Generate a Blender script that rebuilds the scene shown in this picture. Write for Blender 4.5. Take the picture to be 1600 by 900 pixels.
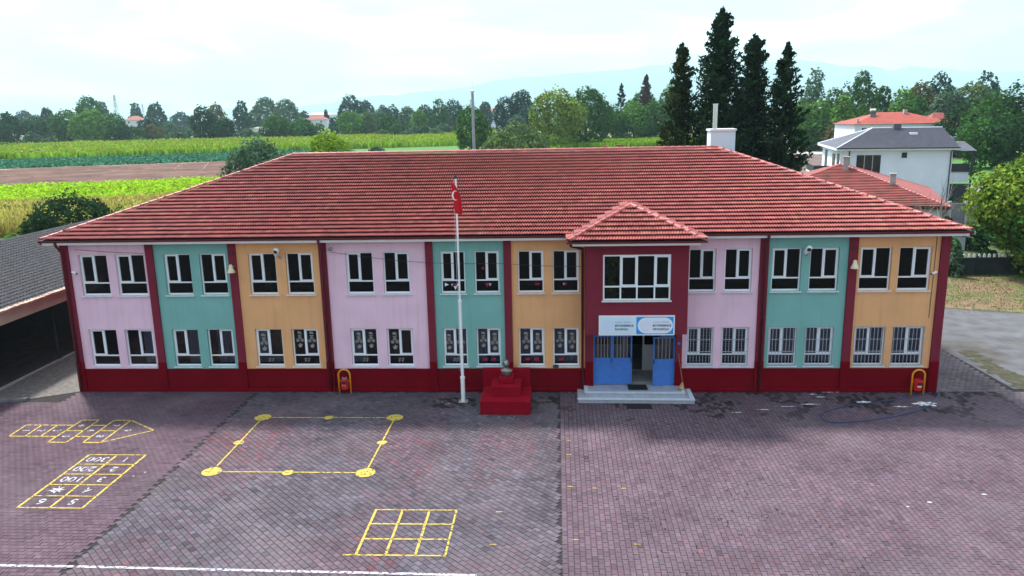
import bpy, math, random
import numpy as np
from mathutils import Vector, Matrix

for _o in list(bpy.data.objects):
    bpy.data.objects.remove(_o)
SC = bpy.context.scene
C = SC.collection
rnd = random.Random(7)
R = math.radians

# ------------------------------------------------------------------ camera
FPX, YAW, TILT, ROLL = 1220.0, -0.059534, 0.219445, -0.020003
CAM = np.array([21.2410, -31.9002, 11.7020])
_f = np.array([math.sin(YAW)*math.cos(TILT), math.cos(YAW)*math.cos(TILT), -math.sin(TILT)])
_r = np.array([math.cos(YAW), -math.sin(YAW), 0.0])
_u = np.cross(_r, _f)
RX = math.cos(ROLL)*_r + math.sin(ROLL)*_u
UX = -math.sin(ROLL)*_r + math.cos(ROLL)*_u
cd = bpy.data.cameras.new('camera')
cam = bpy.data.objects.new('camera', cd)
C.objects.link(cam)
cam.matrix_world = Matrix(((RX[0], UX[0], -_f[0], CAM[0]), (RX[1], UX[1], -_f[1], CAM[1]), (RX[2], UX[2], -_f[2], CAM[2]), (0, 0, 0, 1)))
cd.sensor_width = 36.0
cd.lens = 36.0*FPX/1600.0
cd.clip_start = 0.1
cd.clip_end = 30000
SC.camera = cam

def ray(px, py):                      # photo pixel (1600 x 900) -> direction
    return RX*((px-800)/FPX) + UX*((450-py)/FPX) + _f
def G(px, py, z=0.0):                 # hit on a level plane
    d = ray(px, py)
    return CAM + d*((z-CAM[2])/d[2])
def FY(px, py, y):                    # hit on a plane parallel to the facade
    d = ray(px, py)
    return CAM + d*((y-CAM[1])/d[1])

# ------------------------------------------------------------------ sky, sun, exposure
SUN_AZ, SUN_EL = R(-38), R(57)        # from +Y, negative = to the left
w = bpy.data.worlds.new('World')
SC.world = w
w.use_nodes = True
nt = w.node_tree
nt.nodes.clear()
def N(t, tree=None, **kw):
    n = (tree or nt).nodes.new(t)
    for k, v in kw.items():
        if k.startswith('i_'):
            n.inputs[k[2:].replace('_', ' ')].default_value = v
        else:
            setattr(n, k, v)
    return n
sky = N('ShaderNodeTexSky', sky_type='NISHITA', sun_disc=False)
sky.sun_elevation = SUN_EL
sky.sun_rotation = SUN_AZ
sky.air_density = 1.4
sky.dust_density = 3.0
bg1 = N('ShaderNodeBackground')
bg1.inputs['Strength'].default_value = 0.05
nt.links.new(sky.outputs[0], bg1.inputs[0])
tc = N('ShaderNodeTexCoord')
sep = N('ShaderNodeSeparateXYZ')
nt.links.new(tc.outputs['Generated'], sep.inputs[0])
mz = N('ShaderNodeMath', operation='MAXIMUM')
mz.inputs[1].default_value = 0.0
nt.links.new(sep.outputs[2], mz.inputs[0])
az = N('ShaderNodeMath', operation='ADD')
az.inputs[1].default_value = 0.16
nt.links.new(mz.outputs[0], az.inputs[0])
dx = N('ShaderNodeMath', operation='DIVIDE')
dy = N('ShaderNodeMath', operation='DIVIDE')
for n_, i_ in ((dx, 0), (dy, 1)):
    nt.links.new(sep.outputs[i_], n_.inputs[0])
    nt.links.new(az.outputs[0], n_.inputs[1])
cmb = N('ShaderNodeCombineXYZ')
nt.links.new(dx.outputs[0], cmb.inputs[0])
nt.links.new(dy.outputs[0], cmb.inputs[1])
noi = N('ShaderNodeTexNoise')
noi.inputs['Scale'].default_value = 1.1
noi.inputs['Detail'].default_value = 6
noi.inputs['Roughness'].default_value = 0.55
noi.inputs['Distortion'].default_value = 0.6
nt.links.new(cmb.outputs[0], noi.inputs['Vector'])
rmp = N('ShaderNodeValToRGB')
rmp.color_ramp.elements[0].position = 0.36
rmp.color_ramp.elements[0].color = (0.12, 0.12, 0.12, 1)
rmp.color_ramp.elements[1].position = 0.6
rmp.color_ramp.elements[1].color = (1, 1, 1, 1)
nt.links.new(noi.outputs[0], rmp.inputs[0])
bg2 = N('ShaderNodeBackground')
noi2 = N('ShaderNodeTexNoise')                 # thicker and thinner cloud, brighter round the sun
noi2.inputs['Scale'].default_value = 0.8
noi2.inputs['Detail'].default_value = 5
noi2.inputs['Distortion'].default_value = 0.8
mpc = N('ShaderNodeMapping')
mpc.inputs['Location'].default_value = (3.1, 1.7, 0)
nt.links.new(cmb.outputs[0], mpc.inputs[0])
nt.links.new(mpc.outputs[0], noi2.inputs['Vector'])
rm2 = N('ShaderNodeValToRGB')
rm2.color_ramp.elements[0].position = 0.44
rm2.color_ramp.elements[0].color = (0.15, 0.205, 0.235, 1)
rm2.color_ramp.elements[1].position = 0.655
rm2.color_ramp.elements[1].color = (0.54, 0.555, 0.575, 1)
nt.links.new(noi2.outputs[0], rm2.inputs[0])
dot = N('ShaderNodeVectorMath', operation='DOT_PRODUCT')
dot.inputs[1].default_value = (math.sin(SUN_AZ)*math.cos(SUN_EL), math.cos(SUN_AZ)*math.cos(SUN_EL), math.sin(SUN_EL))
nt.links.new(tc.outputs['Generated'], dot.inputs[0])
aur = N('ShaderNodeMapRange')
aur.inputs['From Min'].default_value = 0.0
aur.inputs['From Max'].default_value = 1.0
aur.inputs['To Min'].default_value = 0.95
aur.inputs['To Max'].default_value = 2.0
nt.links.new(dot.outputs['Value'], aur.inputs[0])
nt.links.new(rm2.outputs[0], bg2.inputs['Color'])
nt.links.new(aur.outputs[0], bg2.inputs['Strength'])
mxs = N('ShaderNodeMixShader')
nt.links.new(rmp.outputs[0], mxs.inputs[0])
nt.links.new(bg1.outputs[0], mxs.inputs[1])
nt.links.new(bg2.outputs[0], mxs.inputs[2])
wo = N('ShaderNodeOutputWorld')
nt.links.new(mxs.outputs[0], wo.inputs[0])

sl = bpy.data.lights.new('sun', 'SUN')
sl.energy = 2.0
sl.angle = R(7)
sl.color = (1.0, 0.95, 0.88)
sun = bpy.data.objects.new('sun', sl)
C.objects.link(sun)
_sd = Vector((math.sin(SUN_AZ)*math.cos(SUN_EL), math.cos(SUN_AZ)*math.cos(SUN_EL), math.sin(SUN_EL)))
sun.rotation_euler = _sd.to_track_quat('Z', 'Y').to_euler()
sun.location = (0, 0, 60)

vs = SC.view_settings
vs.view_transform = 'Standard'
vs.look = 'None'
vs.exposure = 2.0
vs.gamma = 1.0
vs.use_curve_mapping = False
SC.render.engine = 'CYCLES'
SC.cycles.use_denoising = True
SC.cycles.max_bounces = 6
SC.cycles.transparent_max_bounces = 12
SC.cycles.volume_bounces = 1
SC.cycles.caustics_reflective = False
SC.cycles.caustics_refractive = False

# ------------------------------------------------------------------ materials
MATS = {}
def lnk(t, a, b):
    t.links.new(a, b)
def mat(name, col, rough=0.8, var=0.12, scale=3.0, bump=0.0, bscale=30.0, metal=0.0, spec=0.3, col2=None, c2scale=1.0, c2lo=0.5, c2hi=0.65, tint=False, island=0.0, trans=0.0, objrand=0.0):
    """Principled with world-space noise in its colour, an optional second colour in patches, per-piece tint."""
    m = bpy.data.materials.new(name)
    m.use_nodes = True
    t = m.node_tree
    b = t.nodes['Principled BSDF']
    b.inputs['Roughness'].default_value = rough
    b.inputs['Metallic'].default_value = metal
    b.inputs['Specular IOR Level'].default_value = spec
    geo = N('ShaderNodeNewGeometry', t)
    n1 = N('ShaderNodeTexNoise', t)
    n1.inputs['Scale'].default_value = scale
    n1.inputs['Detail'].default_value = 5
    lnk(t, geo.outputs['Position'], n1.inputs['Vector'])
    mr = N('ShaderNodeMapRange', t)
    mr.inputs['From Min'].default_value = 0.3
    mr.inputs['From Max'].default_value = 0.7
    mr.inputs['To Min'].default_value = 1-var
    mr.inputs['To Max'].default_value = 1+var
    lnk(t, n1.outputs[0], mr.inputs[0])
    cur = None
    base = N('ShaderNodeRGB', t)
    base.outputs[0].default_value = (*col, 1)
    cur = base.outputs[0]
    if tint:
        at = N('ShaderNodeAttribute', t, attribute_name='tint')
        cur = at.outputs['Color']
    if col2 is not None:
        n2 = N('ShaderNodeTexNoise', t)
        n2.inputs['Scale'].default_value = c2scale
        n2.inputs['Detail'].default_value = 6
        n2.inputs['Roughness'].default_value = 0.6
        lnk(t, geo.outputs['Position'], n2.inputs['Vector'])
        m2 = N('ShaderNodeMapRange', t)
        m2.inputs['From Min'].default_value = c2lo
        m2.inputs['From Max'].default_value = c2hi
        lnk(t, n2.outputs[0], m2.inputs[0])
        mx = N('ShaderNodeMix', t, data_type='RGBA')
        lnk(t, m2.outputs[0], mx.inputs['Factor'])
        lnk(t, cur, mx.inputs[6])
        mx.inputs[7].default_value = (*col2, 1)
        cur = mx.outputs[2]
    hs = N('ShaderNodeHueSaturation', t)
    lnk(t, cur, hs.inputs['Color'])
    lnk(t, mr.outputs[0], hs.inputs['Value'])
    if island or objrand:
        ml = N('ShaderNodeMath', t, operation='MULTIPLY')
        lnk(t, mr.outputs[0], ml.inputs[0])
        m3 = N('ShaderNodeMapRange', t)
        k = island or objrand
        m3.inputs['To Min'].default_value = 1-k
        m3.inputs['To Max'].default_value = 1+k
        if island:
            lnk(t, geo.outputs['Random Per Island'], m3.inputs[0])
        else:
            oi = N('ShaderNodeObjectInfo', t)
            lnk(t, oi.outputs['Random'], m3.inputs[0])
        lnk(t, m3.outputs[0], ml.inputs[1])
        lnk(t, ml.outputs[0], hs.inputs['Value'])
        if island:
            m4 = N('ShaderNodeMapRange', t)
            m4.inputs['To Min'].default_value = 0.485
            m4.inputs['To Max'].default_value = 0.515
            lnk(t, geo.outputs['Random Per Island'], m4.inputs[0])
            lnk(t, m4.outputs[0], hs.inputs['Hue'])
    cur = hs.outputs[0]
    lnk(t, cur, b.inputs['Base Color'])
    if bump:
        n3 = N('ShaderNodeTexNoise', t)
        n3.inputs['Scale'].default_value = bscale
        n3.inputs['Detail'].default_value = 4
        lnk(t, geo.outputs['Position'], n3.inputs['Vector'])
        bp = N('ShaderNodeBump', t)
        bp.inputs['Strength'].default_value = bump
        bp.inputs['Distance'].default_value = 0.02
        lnk(t, n3.outputs[0], bp.inputs['Height'])
        lnk(t, bp.outputs[0], b.inputs['Normal'])
    if trans:
        tr = N('ShaderNodeBsdfTranslucent', t)
        lnk(t, cur, tr.inputs['Color'])
        ms = N('ShaderNodeMixShader', t)
        ms.inputs[0].default_value = trans
        out = t.nodes['Material Output']
        lnk(t, b.outputs[0], ms.inputs[1])
        lnk(t, tr.outputs[0], ms.inputs[2])
        lnk(t, ms.outputs[0], out.inputs['Surface'])
    MATS[name] = m
    return m

def plaster(name, col):
    """painted render: faint blotches, rain streaks running down, fine grain"""
    m = mat(name, col, rough=0.85, var=0.07, scale=0.9, bump=0.25, bscale=55, spec=0.2)
    t = m.node_tree
    geo = next(n for n in t.nodes if n.type == 'NEW_GEOMETRY')
    mp = N('ShaderNodeMapping', t)
    mp.inputs['Scale'].default_value = (5, 5, 0.25)
    lnk(t, geo.outputs['Position'], mp.inputs['Vector'])
    n = N('ShaderNodeTexNoise', t)
    n.inputs['Scale'].default_value = 1.0
    n.inputs['Detail'].default_value = 4
    lnk(t, mp.outputs[0], n.inputs['Vector'])
    mr = N('ShaderNodeMapRange', t)
    mr.inputs['From Min'].default_value = 0.52
    mr.inputs['From Max'].default_value = 0.8
    mr.inputs['To Max'].default_value = 0.42
    lnk(t, n.outputs[0], mr.inputs[0])
    b = t.nodes['Principled BSDF']
    src = b.inputs['Base Color'].links[0].from_socket
    mx = N('ShaderNodeMix', t, data_type='RGBA')
    lnk(t, mr.outputs[0], mx.inputs['Factor'])
    lnk(t, src, mx.inputs[6])
    mx.inputs[7].default_value = (col[0]*0.66, col[1]*0.65, col[2]*0.64, 1)
    lnk(t, mx.outputs[2], b.inputs['Base Color'])
    return m

plaster('pink', (0.78, 0.54, 0.67))
plaster('teal', (0.195, 0.43, 0.40))
plaster('orange', (0.74, 0.40, 0.19))
plaster('maroon', (0.185, 0.020, 0.040))
mat('plinth_red', (0.155, 0.001, 0.008), rough=0.85, var=0.12, scale=1.2, spec=0.08, bump=0.15, bscale=40)
mat('monument_red', (0.23, 0.002, 0.013), rough=0.85, var=0.12, scale=3, spec=0.08, bump=0.1)
mat('side_wall', (0.45, 0.40, 0.40), var=0.1)
mat('pvc', (0.80, 0.85, 0.90), rough=0.35, var=0.03, spec=0.5)
mat('sill', (0.62, 0.66, 0.70), rough=0.6, var=0.12, scale=6)
mat('white_trim', (0.80, 0.80, 0.82), rough=0.55, var=0.05)
mat('gutter', (0.10, 0.012, 0.02), rough=0.4, var=0.1, spec=0.4)
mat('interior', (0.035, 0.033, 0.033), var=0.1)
mat('interior_light', (0.62, 0.62, 0.62), var=0.05)
mat('curtain', (0.66, 0.74, 0.86), rough=0.9, var=0.08, trans=0.3)
mat('blind', (0.34, 0.38, 0.45), rough=0.7, var=0.05)
mat('roof_under', (0.03, 0.008, 0.008), var=0.2)
mat('tile', (0.33, 0.075, 0.075), rough=0.40, var=0.12, scale=1.0, spec=0.5, tint=True, col2=(0.40, 0.22, 0.22), c2scale=0.7, c2lo=0.64, c2hi=0.85, bump=0.15, bscale=40)
mat('ridge_tile', (0.33, 0.075, 0.07), rough=0.5, var=0.2, scale=3, spec=0.4, objrand=0.2)
mat('paver', (0.1, 0.08, 0.09), rough=0.85, var=0.19, scale=0.5, spec=0.15, tint=True, col2=(0.132, 0.104, 0.118), c2scale=0.28, c2lo=0.50, c2hi=0.85, bump=0.4, bscale=90)
mat('joint', (0.022, 0.019, 0.02), rough=0.95, var=0.3, scale=2)
mat('grille', (0.42, 0.46, 0.54), rough=0.45, var=0.1)
mat('white_metal', (0.78, 0.80, 0.83), rough=0.4, var=0.05, spec=0.5)
mat('grey_metal', (0.33, 0.34, 0.37), rough=0.45, var=0.1, metal=0.4)
mat('dark_metal', (0.03, 0.033, 0.04), rough=0.5, var=0.1)
mat('steel', (0.62, 0.62, 0.64), rough=0.25, metal=1.0, var=0.1)
mat('silver_paint', (0.24, 0.235, 0.22), rough=0.35, metal=0.7, var=0.5, scale=16)
mat('flag_red', (0.62, 0.012, 0.03), rough=0.8, var=0.06, trans=0.25)
mat('flag_white', (0.8, 0.8, 0.8), rough=0.8, var=0.03)
mat('door_blue', (0.0540, 0.1800, 0.5520), rough=0.4, var=0.08, scale=4, spec=0.4)
mat('marble', (0.3600, 0.3840, 0.4440), rough=0.4, var=0.15, scale=4, col2=(0.30, 0.32, 0.36), c2scale=2.5, c2lo=0.55, c2hi=0.75)
mat('marble_edge', (0.5400, 0.5880, 0.6720), rough=0.4, var=0.1, scale=5)
mat('rubber', (0.012, 0.012, 0.013), rough=0.85, var=0.2)
mat('bin_yellow', (0.72, 0.30, 0.01), rough=0.4, var=0.06, spec=0.5)
mat('bin_red', (0.55, 0.012, 0.015), rough=0.4, var=0.1, spec=0.5)
mat('cream', (0.72, 0.66, 0.45), rough=0.5, var=0.06)
mat('hose_blue', (0.010, 0.045, 0.16), rough=0.35, spec=0.5, var=0.1)
mat('wood', (0.30, 0.16, 0.07), var=0.2)
mat('straw', (0.42, 0.28, 0.12), var=0.2, rough=0.9)
mat('sign_pale', (0.60, 0.76, 0.90), rough=0.35, var=0.02)
mat('sign_white', (0.72, 0.80, 0.92), rough=0.35, var=0.02)
mat('sign_blue', (0.02, 0.30, 0.80), rough=0.35, var=0.02)
mat('ink', (0.015, 0.02, 0.06), rough=0.6, var=0.02)
mat('ink_blue', (0.16, 0.26, 0.50), rough=0.6, var=0.02)
mat('ink_pink', (0.55, 0.45, 0.72), rough=0.6, var=0.02)
mat('sticker', (0.26, 0.25, 0.24), rough=0.7, var=0.15, scale=12)
mat('sticker_red', (0.30, 0.01, 0.04), rough=0.6, var=0.05)
mat('concrete', (0.36, 0.35, 0.34), rough=0.9, var=0.2, scale=2, bump=0.3)
mat('kerb', (0.15, 0.15, 0.16), rough=0.9, var=0.25, scale=2)
mat('beam', (0.46, 0.38, 0.31), rough=0.9, var=0.1, scale=2)
mat('eave_tile', (0.44, 0.30, 0.24), rough=0.8, var=0.25, scale=4, objrand=0.25)
mat('shed_roof', (0.0252, 0.0252, 0.0324), rough=0.8, var=0.45, scale=7, col2=(0.055, 0.055, 0.066), c2scale=9, c2lo=0.45, c2hi=0.62, bump=0.8, bscale=18)
mat('house_white', (0.70, 0.74, 0.84), rough=0.9, var=0.04, scale=0.6)
mat('house_roof', (0.0900, 0.0900, 0.1200), rough=0.55, var=0.18, scale=1.5, bump=0.3, bscale=12)
mat('annex_roof', (0.2400, 0.0540, 0.0480), rough=0.65, var=0.25, scale=1.0, col2=(0.15, 0.055, 0.04), c2scale=0.8, bump=0.4, bscale=14)
mat('far_roof', (0.3120, 0.0600, 0.0420), rough=0.7, var=0.15, scale=0.6)
mat('far_roof_pale', (0.3600, 0.1320, 0.1080), rough=0.8, var=0.1, scale=0.6)
mat('block_wall', (0.17, 0.17, 0.19), rough=0.9, var=0.25, scale=1.5, bump=0.3)
mat('fence_dark', (0.022, 0.030, 0.032), rough=0.9, var=0.3, scale=1.2)
mat('picket', (0.70, 0.72, 0.72), var=0.08)
mat('bark', (0.09, 0.065, 0.05), rough=0.95, var=0.3, scale=6, bump=0.5)
mat('bark_pale', (0.22, 0.20, 0.18), rough=0.95, var=0.25, scale=6)
mat('paint_white', (0.72, 0.72, 0.74), rough=0.7, var=0.08)
mat('litter', (0.42, 0.42, 0.44), var=0.1)
mat('shed_floor', (0.045, 0.042, 0.042), rough=0.95, var=0.3, scale=2)
mat('earth', (0.055, 0.050, 0.034), rough=0.95, var=0.4, scale=3, col2=(0.035, 0.045, 0.018), c2scale=2, bump=0.6, bscale=20)
# ground covers
mat('ground', (0.075, 0.095, 0.035), rough=0.95, var=0.3, scale=0.05, col2=(0.13, 0.10, 0.055), c2scale=0.02)
mat('gravel', (0.1020, 0.1020, 0.1140), rough=0.95, var=0.25, scale=1.1, bump=0.6, bscale=25, col2=(0.06, 0.055, 0.045), c2scale=0.25, c2lo=0.52, c2hi=0.70)
mat('dry_grass', (0.1560, 0.1020, 0.0600), rough=0.95, var=0.35, scale=1.6, bump=0.8, bscale=20, col2=(0.075, 0.10, 0.03), c2scale=0.5, c2lo=0.47, c2hi=0.62)
mat('rough_paving', (0.13, 0.12, 0.115), rough=0.9, var=0.35, scale=5, bump=0.8, bscale=14)
mat('soil', (0.1200, 0.0696, 0.0600), rough=0.95, var=0.2, scale=0.35, col2=(0.19, 0.11, 0.085), c2scale=0.10, c2lo=0.40, c2hi=0.62, bump=0.8, bscale=3)
mat('soil_pale', (0.3600, 0.2280, 0.1680), rough=0.95, var=0.25, scale=0.25, col2=(0.20, 0.12, 0.09), c2scale=0.12, c2lo=0.45, c2hi=0.65, bump=0.8, bscale=3)
mat('soil_dark', (0.12, 0.085, 0.075), rough=0.95, var=0.3, scale=0.4, bump=0.8, bscale=3)
mat('meadow', (0.0540, 0.1560, 0.0264), rough=0.95, var=0.18, scale=0.3)
mat('stubble', (0.26, 0.24, 0.06), rough=0.95, var=0.2, scale=0.1, col2=(0.15, 0.22, 0.05), c2scale=0.03)
mat('field_floor', (0.05, 0.07, 0.02), rough=0.95, var=0.3, scale=0.5)
mat('corn', (0.1800, 0.3240, 0.0216), rough=0.8, var=0.2, scale=0.2, island=0.35, spec=0.04, trans=0.5)
mat('corn_tip', (0.3600, 0.3480, 0.0480), rough=0.8, var=0.2, scale=0.2, island=0.3, spec=0.04, trans=0.3)
mat('cabbage', (0.0480, 0.1800, 0.1020), rough=0.7, var=0.2, scale=0.4, island=0.4, spec=0.04, trans=0.15)
mat('bean', (0.3000, 0.4800, 0.0216), rough=0.7, var=0.3, scale=0.35, island=0.45, spec=0.04, trans=0.4)
mat('dry_corn', (0.42, 0.38, 0.10), rough=0.85, var=0.3, scale=0.35, island=0.4, spec=0.04, trans=0.35)
mat('grass_blade', (0.10, 0.17, 0.03), rough=0.8, var=0.3, scale=0.5, island=0.4, spec=0.04, trans=0.3)
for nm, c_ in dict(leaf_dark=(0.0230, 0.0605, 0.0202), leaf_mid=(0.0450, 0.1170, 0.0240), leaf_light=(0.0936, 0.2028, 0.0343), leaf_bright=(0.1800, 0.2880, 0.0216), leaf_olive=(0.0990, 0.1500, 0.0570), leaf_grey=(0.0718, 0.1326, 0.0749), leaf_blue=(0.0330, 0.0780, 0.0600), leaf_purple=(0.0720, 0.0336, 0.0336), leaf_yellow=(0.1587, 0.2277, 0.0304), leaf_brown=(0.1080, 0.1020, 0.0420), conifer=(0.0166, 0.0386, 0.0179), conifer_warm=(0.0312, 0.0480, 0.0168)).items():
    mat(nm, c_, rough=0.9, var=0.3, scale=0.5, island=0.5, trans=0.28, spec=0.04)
mat('mountain', (0.05, 0.075, 0.06), rough=1.0, var=0.2, scale=0.003)

def glass_mat():
    m = bpy.data.materials.new('glass')
    m.use_nodes = True
    t = m.node_tree
    t.nodes.clear()
    tr = N('ShaderNodeBsdfTransparent', t)
    tr.inputs[0].default_value = (0.55, 0.59, 0.64, 1)
    gl = N('ShaderNodeBsdfGlossy', t)
    gl.inputs['Roughness'].default_value = 0.03
    fr = N('ShaderNodeFresnel', t)
    fr.inputs['IOR'].default_value = 1.5
    ms = N('ShaderNodeMixShader', t)
    out = N('ShaderNodeOutputMaterial', t)
    lnk(t, fr.outputs[0], ms.inputs[0])
    lnk(t, tr.outputs[0], ms.inputs[1])
    lnk(t, gl.outputs[0], ms.inputs[2])
    lnk(t, ms.outputs[0], out.inputs[0])
    MATS['glass'] = m
glass_mat()
def worn_paint(name, col, lo=0.38, hi=0.54):
    """road paint worn through to the pavers in flecks"""
    m = mat(name, col, rough=0.75, var=0.1, scale=2)
    t = m.node_tree
    b = t.nodes['Principled BSDF']
    geo = next(n for n in t.nodes if n.type == 'NEW_GEOMETRY')
    n = N('ShaderNodeTexNoise', t)
    n.inputs['Scale'].default_value = 9
    n.inputs['Detail'].default_value = 6
    n.inputs['Roughness'].default_value = 0.7
    lnk(t, geo.outputs['Position'], n.inputs['Vector'])
    mr = N('ShaderNodeMapRange', t)
    mr.inputs['From Min'].default_value = lo
    mr.inputs['From Max'].default_value = hi
    lnk(t, n.outputs[0], mr.inputs[0])
    lnk(t, mr.outputs[0], b.inputs['Alpha'])
worn_paint('yellow_paint', (0.48, 0.36, 0.065), 0.35, 0.50)
worn_paint('number_paint', (0.44, 0.43, 0.46))
worn_paint('line_white', (0.46, 0.46, 0.50))
worn_paint('spill_white', (0.74, 0.76, 0.80))

# ------------------------------------------------------------------ building helpers
BASE = {}                                   # root offset of every object in a tree
def put(o, parent):
    C.objects.link(o)
    if parent is not None:
        o.parent = parent
        BASE[o.name] = BASE[parent.name]
def tag(o, label=None, cat=None, group=None, kind=None):
    if label: o['label'] = label
    if cat: o['category'] = cat
    if group: o['group'] = group
    if kind: o['kind'] = kind
    return o
def thing(name, label, cat, loc=(0, 0, 0), rotz=0.0, group=None, local=False):
    o = bpy.data.objects.new(name, None)
    o.empty_display_size = 0.3
    C.objects.link(o)
    o.location = loc
    o.rotation_euler = (0, 0, rotz)
    BASE[o.name] = Vector((0, 0, 0)) if local else Vector(loc)
    return tag(o, label, cat, group)
class MB:
    def __init__(s):
        s.v, s.f = [], []
    def quad(s, a, b, c, d):
        n = len(s.v)
        s.v += [tuple(a), tuple(b), tuple(c), tuple(d)]
        s.f.append((n, n+1, n+2, n+3))
        return s
    def poly(s, pts):
        n = len(s.v)
        s.v += [tuple(p) for p in pts]
        s.f.append(tuple(range(n, n+len(pts))))
        return s
    def box(s, x0, x1, y0, y1, z0, z1):
        n = len(s.v)
        s.v += [(x, y, z) for z in (z0, z1) for y in (y0, y1) for x in (x0, x1)]
        s.f += [tuple(n+i for i in q) for q in ((0, 2, 3, 1), (4, 5, 7, 6), (0, 1, 5, 4), (2, 6, 7, 3), (0, 4, 6, 2), (1, 3, 7, 5))]
        return s
    def prism(s, pts, z0, z1):              # pts counter-clockwise in x, y
        n, k = len(s.v), len(pts)
        s.v += [(p[0], p[1], z0) for p in pts] + [(p[0], p[1], z1) for p in pts]
        s.f += [tuple(range(n+k-1, n-1, -1)), tuple(range(n+k, n+2*k))]
        s.f += [(n+i, n+(i+1) % k, n+k+(i+1) % k, n+k+i) for i in range(k)]
        return s
    def prism_y(s, pts, y0, y1):            # outline in x, z pushed along y
        n, k = len(s.v), len(pts)
        s.v += [(p[0], y0, p[1]) for p in pts] + [(p[0], y1, p[1]) for p in pts]
        s.f += [tuple(range(n, n+k)), tuple(range(n+2*k-1, n+k-1, -1))]
        s.f += [(n+(i+1) % k, n+i, n+k+i, n+k+(i+1) % k) for i in range(k)]
        return s
    def tube(s, pts, r, n=8, cap=True):
        pts = [Vector(p) for p in pts]
        rs = r if isinstance(r, (list, tuple)) else [r]*len(pts)
        st = len(s.v)
        ref = Vector((0, 0, 1))
        for i, p in enumerate(pts):
            d = (pts[min(i+1, len(pts)-1)]-pts[max(i-1, 0)])
            d = d.normalized() if d.length > 1e-9 else Vector((0, 0, 1))
            if abs(d.dot(ref)) > 0.95:
                ref = Vector((1, 0, 0)) if abs(d.x) < 0.9 else Vector((0, 1, 0))
            a = d.cross(ref).normalized()
            b = d.cross(a)
            s.v += [tuple(p+(a*math.cos(2*math.pi*k/n)+b*math.sin(2*math.pi*k/n))*rs[i]) for k in range(n)]
        for i in range(len(pts)-1):
            for k in range(n):
                a0, a1 = st+i*n+k, st+i*n+(k+1) % n
                s.f.append((a0, a1, a1+n, a0+n))
        if cap:
            s.f.append(tuple(st+k for k in range(n))[::-1])
            e = st+(len(pts)-1)*n
            s.f.append(tuple(e+k for k in range(n)))
        return s
    def lathe(s, prof, c, n=16, axis='z'):  # prof: (radius, height)
        st = len(s.v)
        for r_, h in prof:
            for k in range(n):
                a = 2*math.pi*k/n
                x, y = r_*math.cos(a), r_*math.sin(a)
                s.v.append((c[0]+x, c[1]+y, c[2]+h) if axis == 'z' else (c[0]+x, c[1]+h, c[2]+y))
        for i in range(len(prof)-1):
            for k in range(n):
                a0, a1 = st+i*n+k, st+i*n+(k+1) % n
                s.f.append((a0, a1, a1+n, a0+n))
        s.f.append(tuple(st+k for k in range(n))[::-1])
        e = st+(len(prof)-1)*n
        s.f.append(tuple(e+k for k in range(n)))
        return s
    def disc(s, cx, cy, z, rx, ry, n=24):
        return s.poly([(cx+rx*math.cos(2*math.pi*k/n), cy+ry*math.sin(2*math.pi*k/n), z) for k in range(n)])
    def build(s, name, m, parent=None, smooth=False, bevel=0.0):
        me = bpy.data.meshes.new(name)
        off = BASE[parent.name] if parent is not None else Vector((0, 0, 0))
        me.from_pydata([(a-off.x, b-off.y, c-off.z) for a, b, c in s.v], [], s.f)
        me.materials.append(MATS[m])
        if smooth:
            me.polygons.foreach_set('use_smooth', [True]*len(me.polygons))
        o = bpy.data.objects.new(name, me)
        put(o, parent)
        if parent is None:
            BASE[o.name] = Vector((0, 0, 0))
        if bevel:
            bv = o.modifiers.new('bevel', 'BEVEL')
            bv.width = bevel
            bv.segments = 2
            bv.limit_method = 'ANGLE'
        return o
def single(name, mb, m, label, cat, group=None, origin=None, **kw):
    """a thing that is one mesh, its origin at its base"""
    xs = np.array(mb.v)
    o_ = Vector(origin) if origin is not None else Vector(((xs[:, 0].min()+xs[:, 0].max())/2, (xs[:, 1].min()+xs[:, 1].max())/2, xs[:, 2].min()))
    mb.v = [(a-o_.x, b-o_.y, c-o_.z) for a, b, c in mb.v]
    o = mb.build(name, m, None, **kw)
    o.location = o_
    return tag(o, label, cat, group)
def fast(name, V, Q, m, parent=None, tint=None, smooth=False):
    """mesh from numpy arrays of vertices and quads (or tris)"""
    V = np.asarray(V, dtype=np.float32)
    Q = np.asarray(Q, dtype=np.int32)
    if parent is not None:
        V = V-np.array(BASE[parent.name], dtype=np.float32)
    me = bpy.data.meshes.new(name)
    k = Q.shape[1]
    me.vertices.add(len(V))
    me.vertices.foreach_set('co', V.ravel())
    me.loops.add(Q.size)
    me.loops.foreach_set('vertex_index', Q.ravel())
    me.polygons.add(len(Q))
    me.polygons.foreach_set('loop_start', np.arange(0, Q.size, k, dtype=np.int32))
    me.update(calc_edges=True)
    me.validate()
    me.polygons.foreach_set('use_smooth', np.full(len(me.polygons), bool(smooth)))
    me.materials.append(MATS[m])
    if tint is not None:
        at = me.attributes.new('tint', 'FLOAT_COLOR', 'POINT')
        at.data.foreach_set('color', np.asarray(tint, dtype=np.float32).ravel())
    o = bpy.data.objects.new(name, me)
    put(o, parent)
    if parent is None:
        BASE[o.name] = Vector((0, 0, 0))
    return o
def text_mesh(body, size, bold=0.0, ext=0.001):
    cu = bpy.data.curves.new('lettering', 'FONT')
    cu.body = body
    cu.size = size
    cu.extrude = ext
    cu.offset = bold
    cu.resolution_u = 3
    tmp = bpy.data.objects.new('lettering', cu)
    C.objects.link(tmp)
    me = bpy.data.meshes.new_from_object(tmp.evaluated_get(bpy.context.evaluated_depsgraph_get()))
    bpy.data.objects.remove(tmp)
    bpy.data.curves.remove(cu)
    return me
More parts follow.
